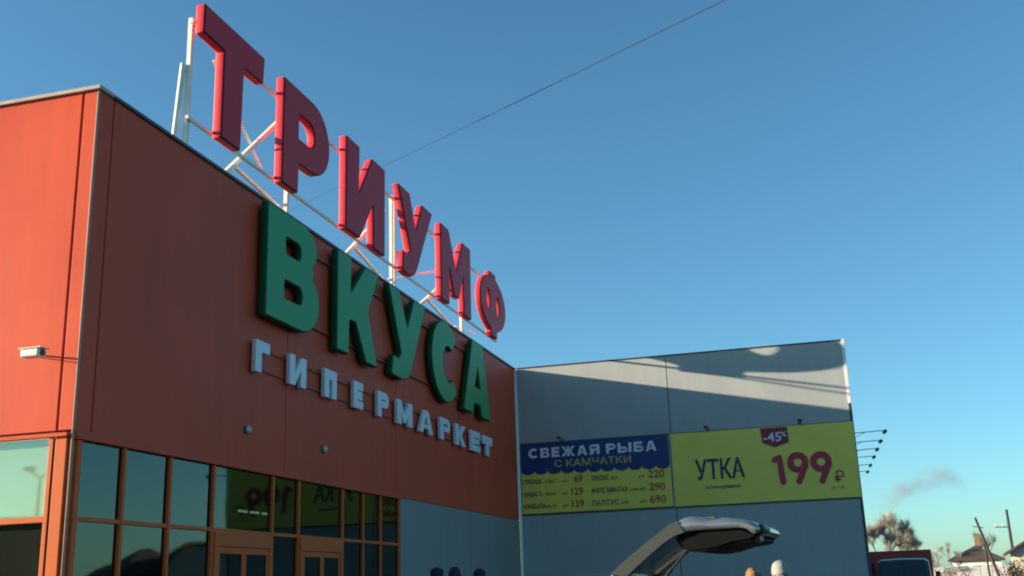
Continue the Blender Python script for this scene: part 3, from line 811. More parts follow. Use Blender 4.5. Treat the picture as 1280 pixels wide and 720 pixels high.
def person(label, loc, face_deg, S, jc, tc, top, group=None):
    t = thing('person', label, 'person', (loc[0], loc[1], 0), math.radians(face_deg - 90), group)
    body, jk, tr, bt = person_meshes(S)
    build('body', body, M_SKIN, t, local=True, smooth=True)
    build('jacket', jk, mat('jacket_%d' % len(MATS), jc, rough=.8, bump=.4, bscale=25), t, local=True, smooth=True)
    build('trousers', tr, mat('trousers_%d' % len(MATS), tc, rough=.85, bump=.3, bscale=60), t, local=True, smooth=True)
    build('boots', bt, M_BLACK, t, local=True, smooth=True)
    kind, colr = top[0], top[1]
    if kind == 'hair': build('hair', hair_bm(S), mat('hair_%d' % len(MATS), colr, rough=.6, bump=.6, bscale=90, noise=.3, nscale=30), t, local=True, smooth=True)
    else:
        build('knit_cap', knit_cap(S, *top[2:]), mat('knit_%d' % len(MATS), colr, rough=.9, bump=.7, bscale=110, noise=.15, nscale=20), t, local=True, smooth=True)
    for s in (-1, 1):
        q = bmesh.new(); bmesh.ops.create_uvsphere(q, u_segments=8, v_segments=6, radius=.011 * S)
        bmesh.ops.translate(q, verts=q.verts, vec=Vector((s * .032, .092, 1.605)) * S)
        build('eye', q, M_BLACK, t, local=True, smooth=True)
    return t
person('person in a pale knitted cap beside the open car tailgate', (11.98, .42), 195, .905, (.35, .30, .26), (.06, .06, .08), ('cap', (.30, .31, .28), .0))
person('person with short ginger hair beside the pale cap', (11.48, .66), 215, .862, (.10, .12, .16), (.05, .05, .06), ('hair', (.24, .125, .045)))
PG = 'people in dark hoods by the grey wall under the red facade'
person('person in a dark round hat, leftmost of the three by the shop wall', (18.87, 6.66), 260, 1.035, (.03, .035, .05), (.03, .03, .04), ('cap', (.022, .028, .045), .0, False, False, .012), PG)
person('person in a dark pointed hat, between two other dark heads by the shop wall', (18.95, 6.35), 250, 1.02, (.04, .04, .05), (.03, .03, .04), ('cap', (.025, .03, .045), .025), PG)
person('person in a dark hat standing a little apart, rightmost of three by the shop wall', (19.1, 5.93), 240, 1.01, (.03, .03, .04), (.03, .03, .04), ('cap', (.02, .026, .04), .0, False, False, .008), PG)

# ------------------------------------------------------------------ estate car with its tailgate up
car = thing('estate_car', 'silver car with its tailgate raised in front of the grey wall', 'car', (8.871, 1.53, 0), math.radians(-95))
M_SILVER = mat('silver_paint', (.26, .29, .30), rough=.22, metal=.6, noise=.03, coat=.6)
M_CARGL = glass_mat('car_glass', (.30, .36, .35), .08, (.9, 1, 1))
M_TYRE = mat('tyre_rubber', (.022, .022, .022), rough=.85)
M_RIM = mat('alloy_rim', (.45, .45, .46), rough=.3, metal=.8)
def wheel(parent, x, y, r=.32, w=.2):
    side = 1 if y > .8 else -1
    b = bmesh.new(); lathe(b, [(r * .62, -w / 2), (r * .92, -w / 2), (r, -w * .32), (r, w * .32), (r * .92, w / 2), (r * .62, w / 2), (r * .62, -w / 2)], 28)
    bmesh.ops.rotate(b, verts=b.verts, cent=(0, 0, 0), matrix=Matrix.Rotation(PI / 2, 3, 'X')); bmesh.ops.translate(b, verts=b.verts, vec=(x, y, r))
    wo_ = build('wheel', b, M_TYRE, parent, local=True, smooth=True)
    b = bmesh.new(); lathe(b, [(0, .02), (.06, .02), (.07, 0), (r * .5, -.01), (r * .61, .04), (r * .61, -.08), (0, -.08)], 20)
    bmesh.ops.rotate(b, verts=b.verts, cent=(0, 0, 0), matrix=Matrix.Rotation(-PI / 2 * side, 3, 'X')); bmesh.ops.translate(b, verts=b.verts, vec=(x, y + side * .05, r))
    build('rim', b, M_RIM, wo_, local=True)
    return wo_
# body side outline (u forward-negative, rear at +0.55), lofted across the width with tumblehome
lower = [(-3.62, .30), (-3.68, .52), (-3.60, .72), (-2.70, .90), (-2.45, .94), (.30, .98), (.56, .93), (.60, .62), (.56, .32), (.10, .24), (-3.3, .22)]
cab = [(-2.50, .93), (-1.75, 1.42), (-1.45, 1.475), (-.6, 1.492), (-.17, 1.482), (-.05, 1.42), (.40, .985)]
lb = bmesh.new()
def loft_sides(bm, poly, ys):
    rings = []
    cu = sum(p[0] for p in poly) / len(poly); cz = sum(p[1] for p in poly) / len(poly)
    for y, k in ys: rings.append([bm.verts.new((cu + (u - cu) * k, y, cz + (z - cz) * k)) for u, z in poly])
    n = len(poly)
    for A_, B_ in zip(rings[:-1], rings[1:]):
        for i in range(n): bm.faces.new((A_[i], A_[(i + 1) % n], B_[(i + 1) % n], B_[i]))
    f1 = bm.faces.new(rings[0][::-1]); f2 = bm.faces.new(rings[-1])
    bmesh.ops.triangulate(bm, faces=[f1, f2]); bmesh.ops.recalc_face_normals(bm, faces=bm.faces)
loft_sides(lb, lower, ((-.03, .965), (.03, .995), (.3, 1.0), (1.42, 1.0), (1.69, .995), (1.75, .965)))
build('body', lb, M_SILVER, car, local=True)
# roof panel and pillars (open greenhouse: glass between)
rp = bmesh.new()
rings = []
for y, dz in ((.17, -.035), (.24, -.008), (.5, .008), (.86, .014), (1.22, .008), (1.48, -.008), (1.55, -.035)):
    rings.append([(u, y, z + dz) for u, z in ((-1.78, 1.405), (-1.45, 1.468), (-1.0, 1.486), (-.6, 1.488), (-.2, 1.478))])
vv = [[rp.verts.new(p) for p in row] for row in rings]
for a in range(len(vv) - 1):
    for i in range(4): rp.faces.new((vv[a][i], vv[a][i + 1], vv[a + 1][i + 1], vv[a + 1][i]))
bmesh.ops.solidify(rp, geom=list(rp.faces), thickness=.03); bmesh.ops.recalc_face_normals(rp, faces=rp.faces)
roofo = build('roof', rp, M_SILVER, car, local=True, smooth=True)
for s, y0, y1 in ((-1, .03, .19), (1, 1.69, 1.53)):
    for (a, b_, r_) in (((-2.45, .95), (-1.75, 1.42), .035), ((-1.15, .96), (-1.10, 1.46), .035), ((-.30, .97), (-.42, 1.46), .04), ((.33, .97), (-.16, 1.455), .06)):
        build('pillar', bar(bmesh.new(), (a[0], y0, a[1]), (b_[0], y1, b_[1]), r_, square=True), M_SILVER, car, local=True)
    sg = bmesh.new()
    f = [sg.verts.new(p) for p in ((-2.38, y0 + .01, .955), (.30, y0 + .01, .975), (-.18, y1, 1.455), (-1.72, y1, 1.415))]
    sg.faces.new(f); bmesh.ops.solidify(sg, geom=list(sg.faces), thickness=.005)
    build('side_glass', sg, M_CARGL, car, local=True)
ws = bmesh.new(); ws.faces.new([ws.verts.new(p) for p in ((-2.47, .10, .955), (-2.47, 1.62, .955), (-1.77, 1.5, 1.415), (-1.77, .22, 1.415))]); bmesh.ops.solidify(ws, geom=list(ws.faces), thickness=.005)
build('windscreen', ws, M_CARGL, car, local=True)
build('rear_bumper', boxbm((.50, .0, .34), (.70, 1.72, .60), .06), M_SILVER, car, local=True, smooth=True)
for y in (.03, 1.5):
    build('tail_light', boxbm((.42, y, .66), (.615, y + .19, .95), .03), mat('red_lens', (.35, .01, .012), rough=.2), car, local=True)
    build('headlight', boxbm((-3.66, y, .56), (-3.45, y + .22, .70), .03), mat('clear_lens', (.6, .62, .62), rough=.15), car, local=True)
for x in (-2.85, -.20):
    for y in (.07, 1.65): wheel(car, x, y)
# the raised gate: lower panel, window frame, glass, dark inner trim, latch, wiper, gas strut
gp = [(.30, 1.80), (.405, 1.893), (.46, 1.922), (.518, 1.933), (.58, 1.925), (.64, 1.902), (.71, 1.900), (.796, 1.908), (.935, 1.886), (1.02, 1.862), (1.075, 1.825), (1.085, 1.79), (1.05, 1.762), (.97, 1.812), (.903, 1.830), (.705, 1.824), (.54, 1.818), (.43, 1.802), (.35, 1.785)]
tb = bmesh.new(); rings = []
for y, c in ((.20, .55), (.215, .82), (.26, .96), (.40, 1.0), (.86, 1.06), (1.32, 1.0), (1.46, .96), (1.505, .82), (1.52, .55)):
    row = []
    for i, (u, z) in enumerate(gp):
        lowz = 1.80
        zz = lowz + (z - lowz) * c if z > lowz else z
        row.append(tb.verts.new((u - (1 - c) * .06 * (u > 1.0), y, zz)))
    rings.append(row)
n = len(gp)
for A_, B_ in zip(rings[:-1], rings[1:]):
    for i in range(n): tb.faces.new((A_[i], A_[(i + 1) % n], B_[(i + 1) % n], B_[i]))
f1 = tb.faces.new(rings[0][::-1]); f2 = tb.faces.new(rings[-1])
bmesh.ops.triangulate(tb, faces=[f1, f2]); bmesh.ops.recalc_face_normals(tb, faces=tb.faces)
gate = build('tailgate', tb, M_SILVER, car, local=True, smooth=True)
fo = [(-.175, 1.488), (-.055, 1.571), (.107, 1.678), (.269, 1.785), (.41, 1.885)]
fo = [(-.175, 1.488), (-.075, 1.574), (.06, 1.672), (.16, 1.742), (.26, 1.808), (.34, 1.862), (.41, 1.892)]
fi = [(.47, 1.80), (.38, 1.775), (.28, 1.715), (.19, 1.65), (.08, 1.565), (-.03, 1.475), (-.12, 1.42)]
M_TRIM = mat('dark_trim', (.007, .008, .008), rough=.7, spec=.06)
M_BROWN = mat('window_frame_paint', (.05, .05, .047), rough=.35, spec=.4, coat=.3)
wf = bmesh.new()
for y0, y1 in ((.19, .31), (1.41, 1.53)): prism(wf, fo + fi, 'y', y0, y1)
box(wf, (-.19, .312, 1.43), (-.09, 1.408, 1.50), .01)
build('window_frame', wf, M_BROWN, gate, local=True)
rg = bmesh.new(); rg.faces.new([rg.verts.new(p) for p in ((-.12, .32, 1.475), (-.12, 1.40, 1.475), (.40, 1.40, 1.83), (.40, .32, 1.83))]); bmesh.ops.solidify(rg, geom=list(rg.faces), thickness=.005)
build('rear_window', rg, M_CARGL, gate, local=True)
tp = [(.37, 1.775), (.538, 1.812), (.705, 1.819), (.903, 1.824), (1.03, 1.775), (1.045, 1.735), (.975, 1.707), (.847, 1.693), (.72, 1.66), (.609, 1.644), (.50, 1.648), (.43, 1.67)]
tm = bmesh.new(); prism(tm, tp, 'y', .235, 1.485)
bmesh.ops.bevel(tm, geom=[e for e in tm.edges if len(e.link_faces) == 2 and e.calc_face_angle(0) > 1.2], offset=.02, segments=2, affect='EDGES')
build('inner_trim', tm, M_TRIM, gate, local=True)
la = bmesh.new(); box(la, (1.04, .24, 1.762), (1.112, .60, 1.842), .034); box(la, (1.0, .30, 1.70), (1.06, .50, 1.757), .012)
build('latch', la, M_BLACK, gate, local=True)
wp = bmesh.new(); bar(wp, (.60, .45, 1.915), (.70, .40, 1.915), .012); bar(wp, (.62, .45, 1.925), (.64, .95, 1.945), .008)
build('wiper', wp, M_BLACK, gate, local=True)
st = bmesh.new(); bar(st, (.47, .24, 1.66), (.34, .21, 1.515), .010); bar(st, (.34, .21, 1.515), (.12, .16, 1.27), .016)
build('gas_strut', st, M_BLACK, gate, local=True)

# ------------------------------------------------------------------ vehicles beyond the wing
van = thing('dark_van', 'dark van facing the camera with a split windscreen, in front of the red lorry', 'van', (37.92, -2.55, 0), math.radians(175))
M_VAN = mat('dark_green_paint', (.035, .05, .052), rough=.35, noise=.08, coat=.4)
def solid(stations):
    """Loft rings given as (x, [(y,z)...]) along local x (front at +x)."""
    bm = bmesh.new(); R_ = [[bm.verts.new((x + (dx if callable(dx) else 0), y, z)) for (y, z) in ring] for x, dx, ring in stations]
    n = len(R_[0])
    for A_, B_ in zip(R_[:-1], R_[1:]):
        for i in range(n): bm.faces.new((A_[i], A_[(i + 1) % n], B_[(i + 1) % n], B_[i]))
    f1 = bm.faces.new(R_[0][::-1]); f2 = bm.faces.new(R_[-1])
    bmesh.ops.triangulate(bm, faces=[f1, f2]); bmesh.ops.recalc_face_normals(bm, faces=bm.faces)
    return bm
def vring(hw, z0, zb, zt, hwt, r=.10):
    return [(-hw, z0), (-hw, zb), (-hwt - .01, zt - r), (-hwt + r, zt - .02), (0, zt), (hwt - r, zt - .02), (hwt + .01, zt - r), (hw, zb), (hw, z0)]
build('body', solid([(-4.3, 0, vring(.80, .35, 1.1, 1.85, .74)), (-4.1, 0, vring(.84, .30, 1.1, 1.93, .78)), (-.75, 0, vring(.84, .30, 1.1, 1.95, .78)), (-.45, 0, vring(.84, .30, 1.1, 1.91, .77)),
                     (-.10, 0, vring(.83, .30, 1.08, 1.30, .80)), (.12, 0, vring(.80, .32, .85, 1.12, .76)), (.20, 0, vring(.74, .38, .70, .95, .68))]), M_VAN, van, local=True)
M_DARKGL = mat('dark_glass', (.02, .03, .035), rough=.06, spec=.7)
for s in (-1, 1):
    w_ = bmesh.new(); ys = (s * .035, s * .70)
    q = [(-.075, ys[0], 1.335), (-.085, ys[1], 1.315), (-.385, ys[1] * .94, 1.80), (-.375, ys[0], 1.835)]
    w_.faces.new([w_.verts.new(p) for p in q]); bmesh.ops.recalc_face_normals(w_, faces=w_.faces); bmesh.ops.solidify(w_, geom=list(w_.faces), thickness=.012)
    bmesh.ops.translate(w_, verts=w_.verts, vec=(.03, 0, .015))
    build('windscreen', w_, M_DARKGL, van, local=True)
    m_ = bmesh.new(); bar(m_, (-.2, s * .82, 1.25), (-.12, s * 1.0, 1.32), .012); box(m_, (-.15, min(s * .95, s * 1.10), 1.24), (-.10, max(s * .95, s * 1.10), 1.50), .02)
    build('wing_mirror', m_, M_BLACK, van, local=True)
    h_ = bmesh.new(); lathe(h_, [(.10, 0), (.095, .03), (.05, .05), (0, .055)], 16); bmesh.ops.rotate(h_, verts=h_.verts, cent=(0, 0, 0), matrix=Matrix.Rotation(PI / 2, 3, 'Y')); bmesh.ops.translate(h_, verts=h_.verts, vec=(.18, s * .55, .72))
    build('headlight', h_, mat('clear_lens', (.6, .62, .62), rough=.15), van, local=True)
build('bumper', boxbm((.16, -.84, .36), (.30, .84, .52), .03), M_DGREY, van, local=True)
for x in (-.75, -3.3):
    for y in (-.72, .72):
        b = bmesh.new(); lathe(b, [(0, -.1), (.28, -.1), (.33, -.06), (.33, .06), (.28, .1), (0, .1)], 20); bmesh.ops.rotate(b, verts=b.verts, cent=(0, 0, 0), matrix=Matrix.Rotation(PI / 2, 3, 'X')); bmesh.ops.translate(b, verts=b.verts, vec=(x, y, .33))
        build('wheel', b, M_TYRE, van, local=True)
lorry = thing('red_lorry', 'dark red box lorry standing behind the dark van', 'lorry', (46.3, -3.0, 0), math.radians(178))
M_LRED = mat('faded_red_paint', (.38, .045, .042), rough=.5, noise=.15, streak=.2)
build('cargo_box', boxbm((-5.2, -1.22, .75), (-.05, 1.22, 2.36), .03), M_LRED, lorry, local=True)
fr = bmesh.new(); box(fr, (-5.1, -.45, .5), (1.6, -.35, .70)); box(fr, (-5.1, .35, .5), (1.6, .45, .70)); build('chassis', fr, M_BLACK, lorry, local=True)
build('cab', solid([(.02, 0, vring(1.0, .5, 1.2, 2.0, .95)), (.9, 0, vring(1.0, .5, 1.2, 2.05, .95)), (1.15, 0, vring(1.0, .5, 1.2, 1.9, .93)), (1.55, 0, vring(.98, .5, 1.15, 1.32, .94)), (1.8, 0, vring(.95, .5, 1.0, 1.15, .9))]), M_LRED, lorry, local=True)
w_ = bmesh.new(); w_.faces.new([w_.verts.new(p) for p in ((1.55, -.8, 1.36), (1.55, .8, 1.36), (1.22, .75, 1.85), (1.22, -.75, 1.85))]); bmesh.ops.solidify(w_, geom=list(w_.faces), thickness=.012)
bmesh.ops.translate(w_, verts=w_.verts, vec=(.03, 0, .02)); build('windscreen', w_, M_DARKGL, lorry, local=True)
for x in (1.2, -3.8):
    for y in (-.9, .9):
        b = bmesh.new(); lathe(b, [(0, -.12), (.36, -.12), (.42, -.07), (.42, .07), (.36, .12), (0, .12)], 20); bmesh.ops.rotate(b, verts=b.verts, cent=(0, 0, 0), matrix=Matrix.Rotation(PI / 2, 3, 'X')); bmesh.ops.translate(b, verts=b.verts, vec=(x, y, .42))
        build('wheel', b, M_TYRE, lorry, local=True)

# ------------------------------------------------------------------ bare trees, bushes
M_BARK = mat('grey_bark', (.16, .14, .115), rough=.9, noise=.25, nscale=4)
M_TWIG = mat('pale_twigs', (.34, .32, .265), rough=.95, noise=.3, nscale=1.5)
def bare_tree(label, loc, H, spread, seed, group, twigs=1500, m=M_TWIG, pale=None):
    rnd = random.Random(seed)
    t = thing('bare_tree', label, 'tree', (loc[0], loc[1], 0), 0, group)
    tk, cr = bmesh.new(), bmesh.new()
    tips = []
    def grow(p, d, ln, r, lev):
        q = p + d * ln
        bar(tk, p, q, r, 5, r * .62)
        if lev == 0: tips.append((p, q)); return
        if lev <= 2: tips.append((p, q))
        for k in range(3 if lev > 1 else 4):
            ax = Vector((rnd.gauss(0, 1), rnd.gauss(0, 1), rnd.gauss(0, .35))).normalized()
            nd = (d * .8 + ax * spread * rnd.uniform(.5, 1.0) + Vector((0, 0, .22))).normalized()
            grow(p + d * ln * rnd.uniform(.6, 1.0), nd, ln * rnd.uniform(.58, .78), r * .55, lev - 1)
    grow(Vector((0, 0, 0)), Vector((rnd.uniform(-.05, .05), rnd.uniform(-.05, .05), 1)).normalized(), H * .30, H * .020, 5)
    for k in range(twigs):
        p, q = rnd.choice(tips)
        s = p.lerp(q, rnd.random())
        d = ((q - p).normalized() + Vector((rnd.gauss(0, .6), rnd.gauss(0, .6), rnd.gauss(.15, .5)))).normalized() * H * rnd.uniform(.03, .085)
        w = H * .0016
        sd = d.cross(Vector((rnd.gauss(0, 1), rnd.gauss(0, 1), rnd.gauss(0, 1)))).normalized() * w
        cr.faces.new((cr.verts.new(s - sd), cr.verts.new(s + sd), cr.verts.new(s + d)))
        e_ = s + d * .5; d2 = (d + Vector((rnd.gauss(0, .5), rnd.gauss(0, .5), rnd.gauss(0, .5))) * d.length) * .6
        cr.faces.new((cr.verts.new(e_ - sd * .8), cr.verts.new(e_ + sd * .8), cr.verts.new(e_ + d2)))
    zs = max(v.co.z for v in cr.verts); k = H / zs
    for bm in (tk, cr): bmesh.ops.scale(bm, verts=bm.verts, vec=(1, 1, k))
    build('trunk', tk, M_BARK, t, local=True); build('crown', cr, m, t, local=True)
    return t
TG = 'bare trees beyond the car park'
for n, (lab, loc, H, sp, tw) in enumerate((
        ('tall pale bare tree rising behind the red lorry, cut by the grey wall', (98.5, -5.2), 7.4, .80, 7000),
        ('bare tree with a lower crown right of the tallest one', (99.0, -7.0), 5.6, .85, 5000),
        ('small thin bare tree standing right of the lorry', (112.0, -10.3), 3.9, .75, 1500),
        ('faint small bare tree left of the leaning pole', (122.0, -13.3), 5.0, .65, 1200),
        ('faint spindly bare tree between leaning pole and upright pole', (128.0, -17.4), 6.3, .65, 1200))):
    bare_tree(lab, loc, H, sp, 20 + n, TG, tw)
M_BUSH = mat('brown_bush_twigs', (.22, .13, .07), rough=.95, noise=.35, nscale=1.5)
def bush(label, loc, H, wd, seed):
    rnd = random.Random(seed); t = thing('bush', label, 'bush', (loc[0], loc[1], 0), 0, 'brown bushes at the far side'); st_, lf = bmesh.new(), bmesh.new()
    for k in range(26):
        a = rnd.uniform(0, 2 * PI); d = Vector((math.cos(a) * wd * rnd.random(), math.sin(a) * wd * rnd.random(), H * rnd.uniform(.6, 1)))
        bar(st_, (0, 0, 0), d, .02, 4, .006)
        for j in range(36):
            s = d * rnd.uniform(.3, 1.0) + Vector((rnd.gauss(0, .12), rnd.gauss(0, .12), rnd.gauss(0, .1))) * wd
            v_ = Vector((rnd.gauss(0, 1), rnd.gauss(0, 1), rnd.gauss(.3, 1))).normalized() * .16; sd = v_.cross(Vector((rnd.gauss(0, 1), 1, rnd.gauss(0, 1)))).normalized() * .035
            lf.faces.new((lf.verts.new(s - sd), lf.verts.new(s + sd), lf.verts.new(s + v_)))
    build('stem', st_, M_BARK, t, local=True); build('foliage', lf, M_BUSH, t, local=True)
bush('dry brown bush at the right edge below the cream gable', (70.0, -11.0), 2.3, 1.2, 3)
bush('low dark bush right of the dark van', (76.0, -8.0), 1.75, 1.3, 4)
bush('dry bush at the foot of the upright pole', (85.0, -13.0), 1.9, 1.2, 5)

# ------------------------------------------------------------------ houses and poles far right
M_BRICKB = mat('brown_boards', (.22, .13, .08), rough=.85, noise=.2, nscale=3)
M_CREAM = mat('cream_render', (.62, .55, .42), rough=.8, noise=.12)
M_WHITEW = mat('white_render', (.70, .68, .64), rough=.8, noise=.1)
M_ROOFB = mat('dark_brown_roof', (.075, .058, .05), rough=.7, noise=.2)
M_SNOWY = mat('pale_sheet_fence', (.66, .62, .58), rough=.7, noise=.1)
def house(label, loc, rz, L_, W_, he, hr, mw, mr_, gable=True, chimney=None, group=None):
    t = thing('house', label, 'house', (loc[0], loc[1], 0), rz, group)
    w_ = bmesh.new(); box(w_, (-L_ / 2, -W_ / 2, 0), (L_ / 2, W_ / 2, he))
    if gable:
        prism(w_, [(-W_ / 2 + .01, he - .002), (W_ / 2 - .01, he - .002), (0, hr - .12)], 'x', -L_ / 2 + .002, L_ / 2 - .002)
    build('wall', w_, mw, t, local=True)
    r_ = bmesh.new(); ov = .45
    if gable:
        for s in (-1, 1):
            f_ = [r_.verts.new(p) for p in ((-L_ / 2 - ov, s * (W_ / 2 + ov), he - .22), (L_ / 2 + ov, s * (W_ / 2 + ov), he - .22), (L_ / 2 + ov, 0, hr), (-L_ / 2 - ov, 0, hr))]
            r_.faces.new(f_)
    else:
        q = [Vector(p) for p in ((-L_ / 2 - ov, -W_ / 2 - ov, he), (L_ / 2 + ov, -W_ / 2 - ov, he), (L_ / 2 + ov, W_ / 2 + ov, he), (-L_ / 2 - ov, W_ / 2 + ov, he), (-L_ / 2 + W_ * .42, 0, hr), (L_ / 2 - W_ * .42, 0, hr))]
        V_ = [r_.verts.new(p) for p in q]
        for ix in ((0, 1, 5, 4), (1, 2, 5), (2, 3, 4, 5), (3, 0, 4)): r_.faces.new([V_[i] for i in ix])
    bmesh.ops.recalc_face_normals(r_, faces=r_.faces); bmesh.ops.solidify(r_, geom=list(r_.faces), thickness=.14)
    ro_ = build('roof', r_, mr_, t, local=True)
    if chimney:
        c_ = bmesh.new(); box(c_, (chimney[0] - .3, chimney[1] - .3, he), (chimney[0] + .3, chimney[1] + .3, chimney[2]), .03); build('chimney', c_, M_BRICKB, ro_, local=True)
    for s in (-1, 1):
        for k in range(3):
            y = (k - 1) * W_ * .3
            fw = boxbm((s * L_ / 2 - .05, y - .42, he * .36), (s * L_ / 2 + .05, y + .42, he * .80), .01)
            wn = build('window', fw, M_WHITEW, t, local=True)
            build('pane', boxbm((s * L_ / 2 - .058, y - .35, he * .40), (s * L_ / 2 + .058, y + .35, he * .77)), M_DARKGL, wn, local=True)
    return t
house('low house with a dark brown hip roof far right, under the leaning pole', (124.5, -15.7), math.radians(-8), 5.0, 4.6, 2.75, 4.15, M_WHITEW, M_ROOFB, gable=False, chimney=(0, -.35, 5.15))
house('cream gabled house cut by the right edge of the picture', (84.5, -16.3), math.radians(-8), 9.0, 6.6, 2.7, 4.55, M_CREAM, M_ROOFB, gable=True)
fn = thing('sheet_fence', 'pale sheet metal fence in front of the brown roofed house', 'fence', (112, -13, 0))
for k in range(8):
    y = -9.6 - k * 1.05
    build('fence_panel', boxbm((112, y - .5, .1), (112.05, y + .5, 2.0), .01), M_SNOWY, fn)
    build('post', boxbm((112.06, y - .56, 0), (112.14, y - .505, 2.1)), M_BRICKB, fn)
pl = thing('utility_pole', 'dark upright utility pole at the far right, tallest there', 'pole', (103.8, -16.1, 0), 0, 'poles on the far side of the street')
M_POLE = mat('tarred_pole', (.05, .045, .04), rough=.9, noise=.2)
build('pole_shaft', bar(bmesh.new(), (0, 0, 0), (0, 0, 6.65), .15, 10, .11), M_POLE, pl, local=True)
build('cross_arm', bar(bmesh.new(), (0, -.1, 5.15), (0, 1.15, 5.2), .05, 6), M_POLE, pl, local=True)
ii = bmesh.new()
for y in (.5, 1.05): lathe(ii, [(0, 0), (.07, 0), (.08, .1), (.03, .2), (0, .21)], 8, (0, y, 5.24))
build('insulator', ii, M_FRAME, pl, local=True)
pl2 = thing('leaning_pole', 'dark leaning braced pole above the brown hip roof', 'pole', (104.1, -15.0, 0), 0, 'poles on the far side of the street')
build('pole_shaft', bar(bmesh.new(), (0, 0, 0), (0, 1.5, 6.1), .15, 8, .10), M_POLE, pl2, local=True)
build('brace', bar(bmesh.new(), (0, .95, 0), (0, 1.1, 4.4), .10, 8, .08), M_POLE, pl2, local=True)
build('cross_arm', bar(bmesh.new(), (0, .9, 5.2), (0, 1.8, 5.35), .04, 6), M_POLE, pl2, local=True)

# ------------------------------------------------------------------ across the car park: what the shop glass mirrors
def shed(label, loc, rz, L_, W_, H_, mw, mr_):
    t = thing('shed', label, 'building', (loc[0], loc[1], 0), rz)
    build('wall', boxbm((-L_ / 2, -W_ / 2, 0), (L_ / 2, W_ / 2, H_)), mw, t, local=True)
    build('roof', boxbm((-L_ / 2 - .3, -W_ / 2 - .3, H_ + .002), (L_ / 2 + .3, W_ / 2 + .3, H_ + .4), .05), mr_, t, local=True)
    for k in range(int(W_ // 4)):
        y = -W_ / 2 + 2 + k * 4
        wn = build('window', boxbm((L_ / 2 - .03, y - .8, 1.2), (L_ / 2 + .06, y + .8, 2.8), .02), M_WHITEW, t, local=True)
        build('pane', boxbm((L_ / 2 + .03, y - .7, 1.3), (L_ / 2 + .068, y + .7, 2.7)), M_DARKGL, wn, local=True)
    return t
shed('long dark shed out of view, added to darken the glass of the short side', (-42, 56), 0, 8, 44, 6.9, mat('dark_brick', (.10, .07, .055), rough=.9, noise=.2), M_ROOFB)  # unseen building, added so the lower panes mirror something dark
house('dark roofed house mirrored in the shop windows', (71, -27.5), math.radians(30), 6, 6, 3.2, 5.2, M_BRICKB, M_ROOFB, gable=False)
hg = thing('arched_garage', 'pale garage with an arched roof mirrored in the shop windows', 'garage', (71, -22.6, 0), math.radians(-25))
hb = bmesh.new(); prism(hb, [(-2.1, 0), (2.1, 0), (2.1, 3.9)] + arc(0, 3.9, 2.1, 1.15, 10, 170, 12) + [(-2.1, 3.9)], 'x', -4, 4); build('wall', hb, M_CREAM, hg, local=True)
hr_ = bmesh.new()
ao, ai = arc(0, 3.92, 2.35, 1.42, 0, 180, 14), arc(0, 3.92, 2.13, 1.19, 180, 0, 14)
prism(hr_, ao + ai, 'x', -4.3, 4.3); build('roof', hr_, M_ROOFB, hg, local=True)
lamp = thing('street_lamp', 'double headed street lamp mirrored in the glass beside the shop corner', 'street lamp', (-10.0, 29.1, 0))
build('lamp_post', bar(bmesh.new(), (0, 0, 0), (0, 0, 6.3), .09, 10, .06), M_DGREY, lamp, local=True)
for s in (-1, 1):
    build('arm', tube(bmesh.new(), [(0, 0, 6.28), (0, s * .15, 6.31), (0, s * .33, 6.42), (0, s * .45, 6.58)], .045, 6), M_DGREY, lamp, local=True)
    build('lamp_head', boxbm((-.12, s * .52 - .17, 6.56), (.12, s * .52 + .17, 6.72), .04), M_DGREY, lamp, local=True)

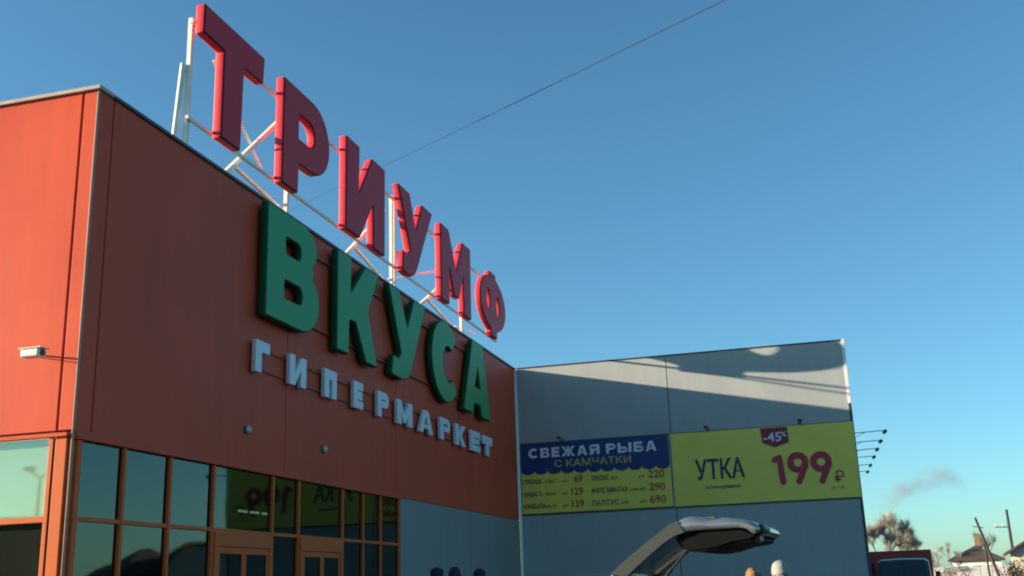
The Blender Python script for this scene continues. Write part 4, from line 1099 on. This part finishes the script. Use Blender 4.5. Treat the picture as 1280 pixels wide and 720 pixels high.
# ------------------------------------------------------------------ smoke drifting over the roofs
sm = thing('smoke_plume', None, None, (159.5, -14.2, 11.8))
del_me = bpy.data.objects[sm.name]; bpy.data.objects.remove(del_me)
bm = boxbm((-3, -8.0, -3.2), (3, 7.5, 4.2))
so_ = bpy.data.meshes.new('smoke'); bm.to_mesh(so_); bm.free()
smo = link(bpy.data.objects.new('smoke', so_)); smo.location = (159.5, -14.2, 11.8)
tag(smo, 'faint grey smoke drifting in the sky right of the grey wing', 'smoke', kind='stuff')
m = bpy.data.materials.new('smoke'); m.use_nodes = True; t = m.node_tree; N, L = t.nodes, t.links; N.clear()
out = N.new('ShaderNodeOutputMaterial'); pv = N.new('ShaderNodeVolumePrincipled'); pv.inputs['Color'].default_value = (.42, .38, .42, 1); pv.inputs['Anisotropy'].default_value = 0.0
tc = N.new('ShaderNodeTexCoord'); sp = N.new('ShaderNodeSeparateXYZ'); L.new(tc.outputs['Object'], sp.inputs[0])
def mth(op, a, b_=None, c=None, clamp=False):
    q = N.new('ShaderNodeMath'); q.operation = op; q.use_clamp = clamp
    for i, v_ in enumerate((a, b_, c)):
        if v_ is None: continue
        if isinstance(v_, (int, float)): q.inputs[i].default_value = v_
        else: L.new(v_, q.inputs[i])
    return q.outputs[0]
# centre line: rises from the lower left (+Y) to the right (-Y) and droops at its end; s runs 0 (left) .. 1 (right)
s_ = mth('DIVIDE', mth('SUBTRACT', 6.0, sp.outputs['Y']), 12.2)
fc = N.new('ShaderNodeFloatCurve'); cv = fc.mapping.curves[0]
for (px_, py_) in ((.25, .42), (.55, .74), (.78, .82)): cv.points.new(px_, py_)
cv.points[0].location = (0, .05); cv.points[-1].location = (1, .52)
fc.mapping.update(); L.new(s_, fc.inputs['Value'])
cz_ = mth('MULTIPLY_ADD', fc.outputs[0], 5.0, -1.7)
nz = N.new('ShaderNodeTexNoise'); nz.inputs['Scale'].default_value = .55; nz.inputs['Detail'].default_value = 5; nz.inputs['Roughness'].default_value = .6; L.new(tc.outputs['Object'], nz.inputs['Vector'])
dz = mth('DIVIDE', mth('SUBTRACT', sp.outputs['Z'], cz_), 2.0); dx = mth('DIVIDE', sp.outputs['X'], 1.8)
rad = mth('SQRT', mth('ADD', mth('MULTIPLY', dz, dz), mth('MULTIPLY', dx, dx)))
ends = mth('MULTIPLY', mth('MULTIPLY', s_, 4.0, None, True), mth('MULTIPLY', mth('SUBTRACT', 1.0, s_), 5.0, None, True))
edge = mth('SUBTRACT', 1.0, rad, None, True)
nn = mth('MULTIPLY_ADD', nz.outputs['Fac'], 3.2, -1.0, True)
dens = mth('MULTIPLY', mth('MULTIPLY', mth('MULTIPLY', edge, ends), nn), .42)
L.new(dens, pv.inputs['Density']); L.new(pv.outputs[0], out.inputs['Volume'])
so_.materials.append(m)
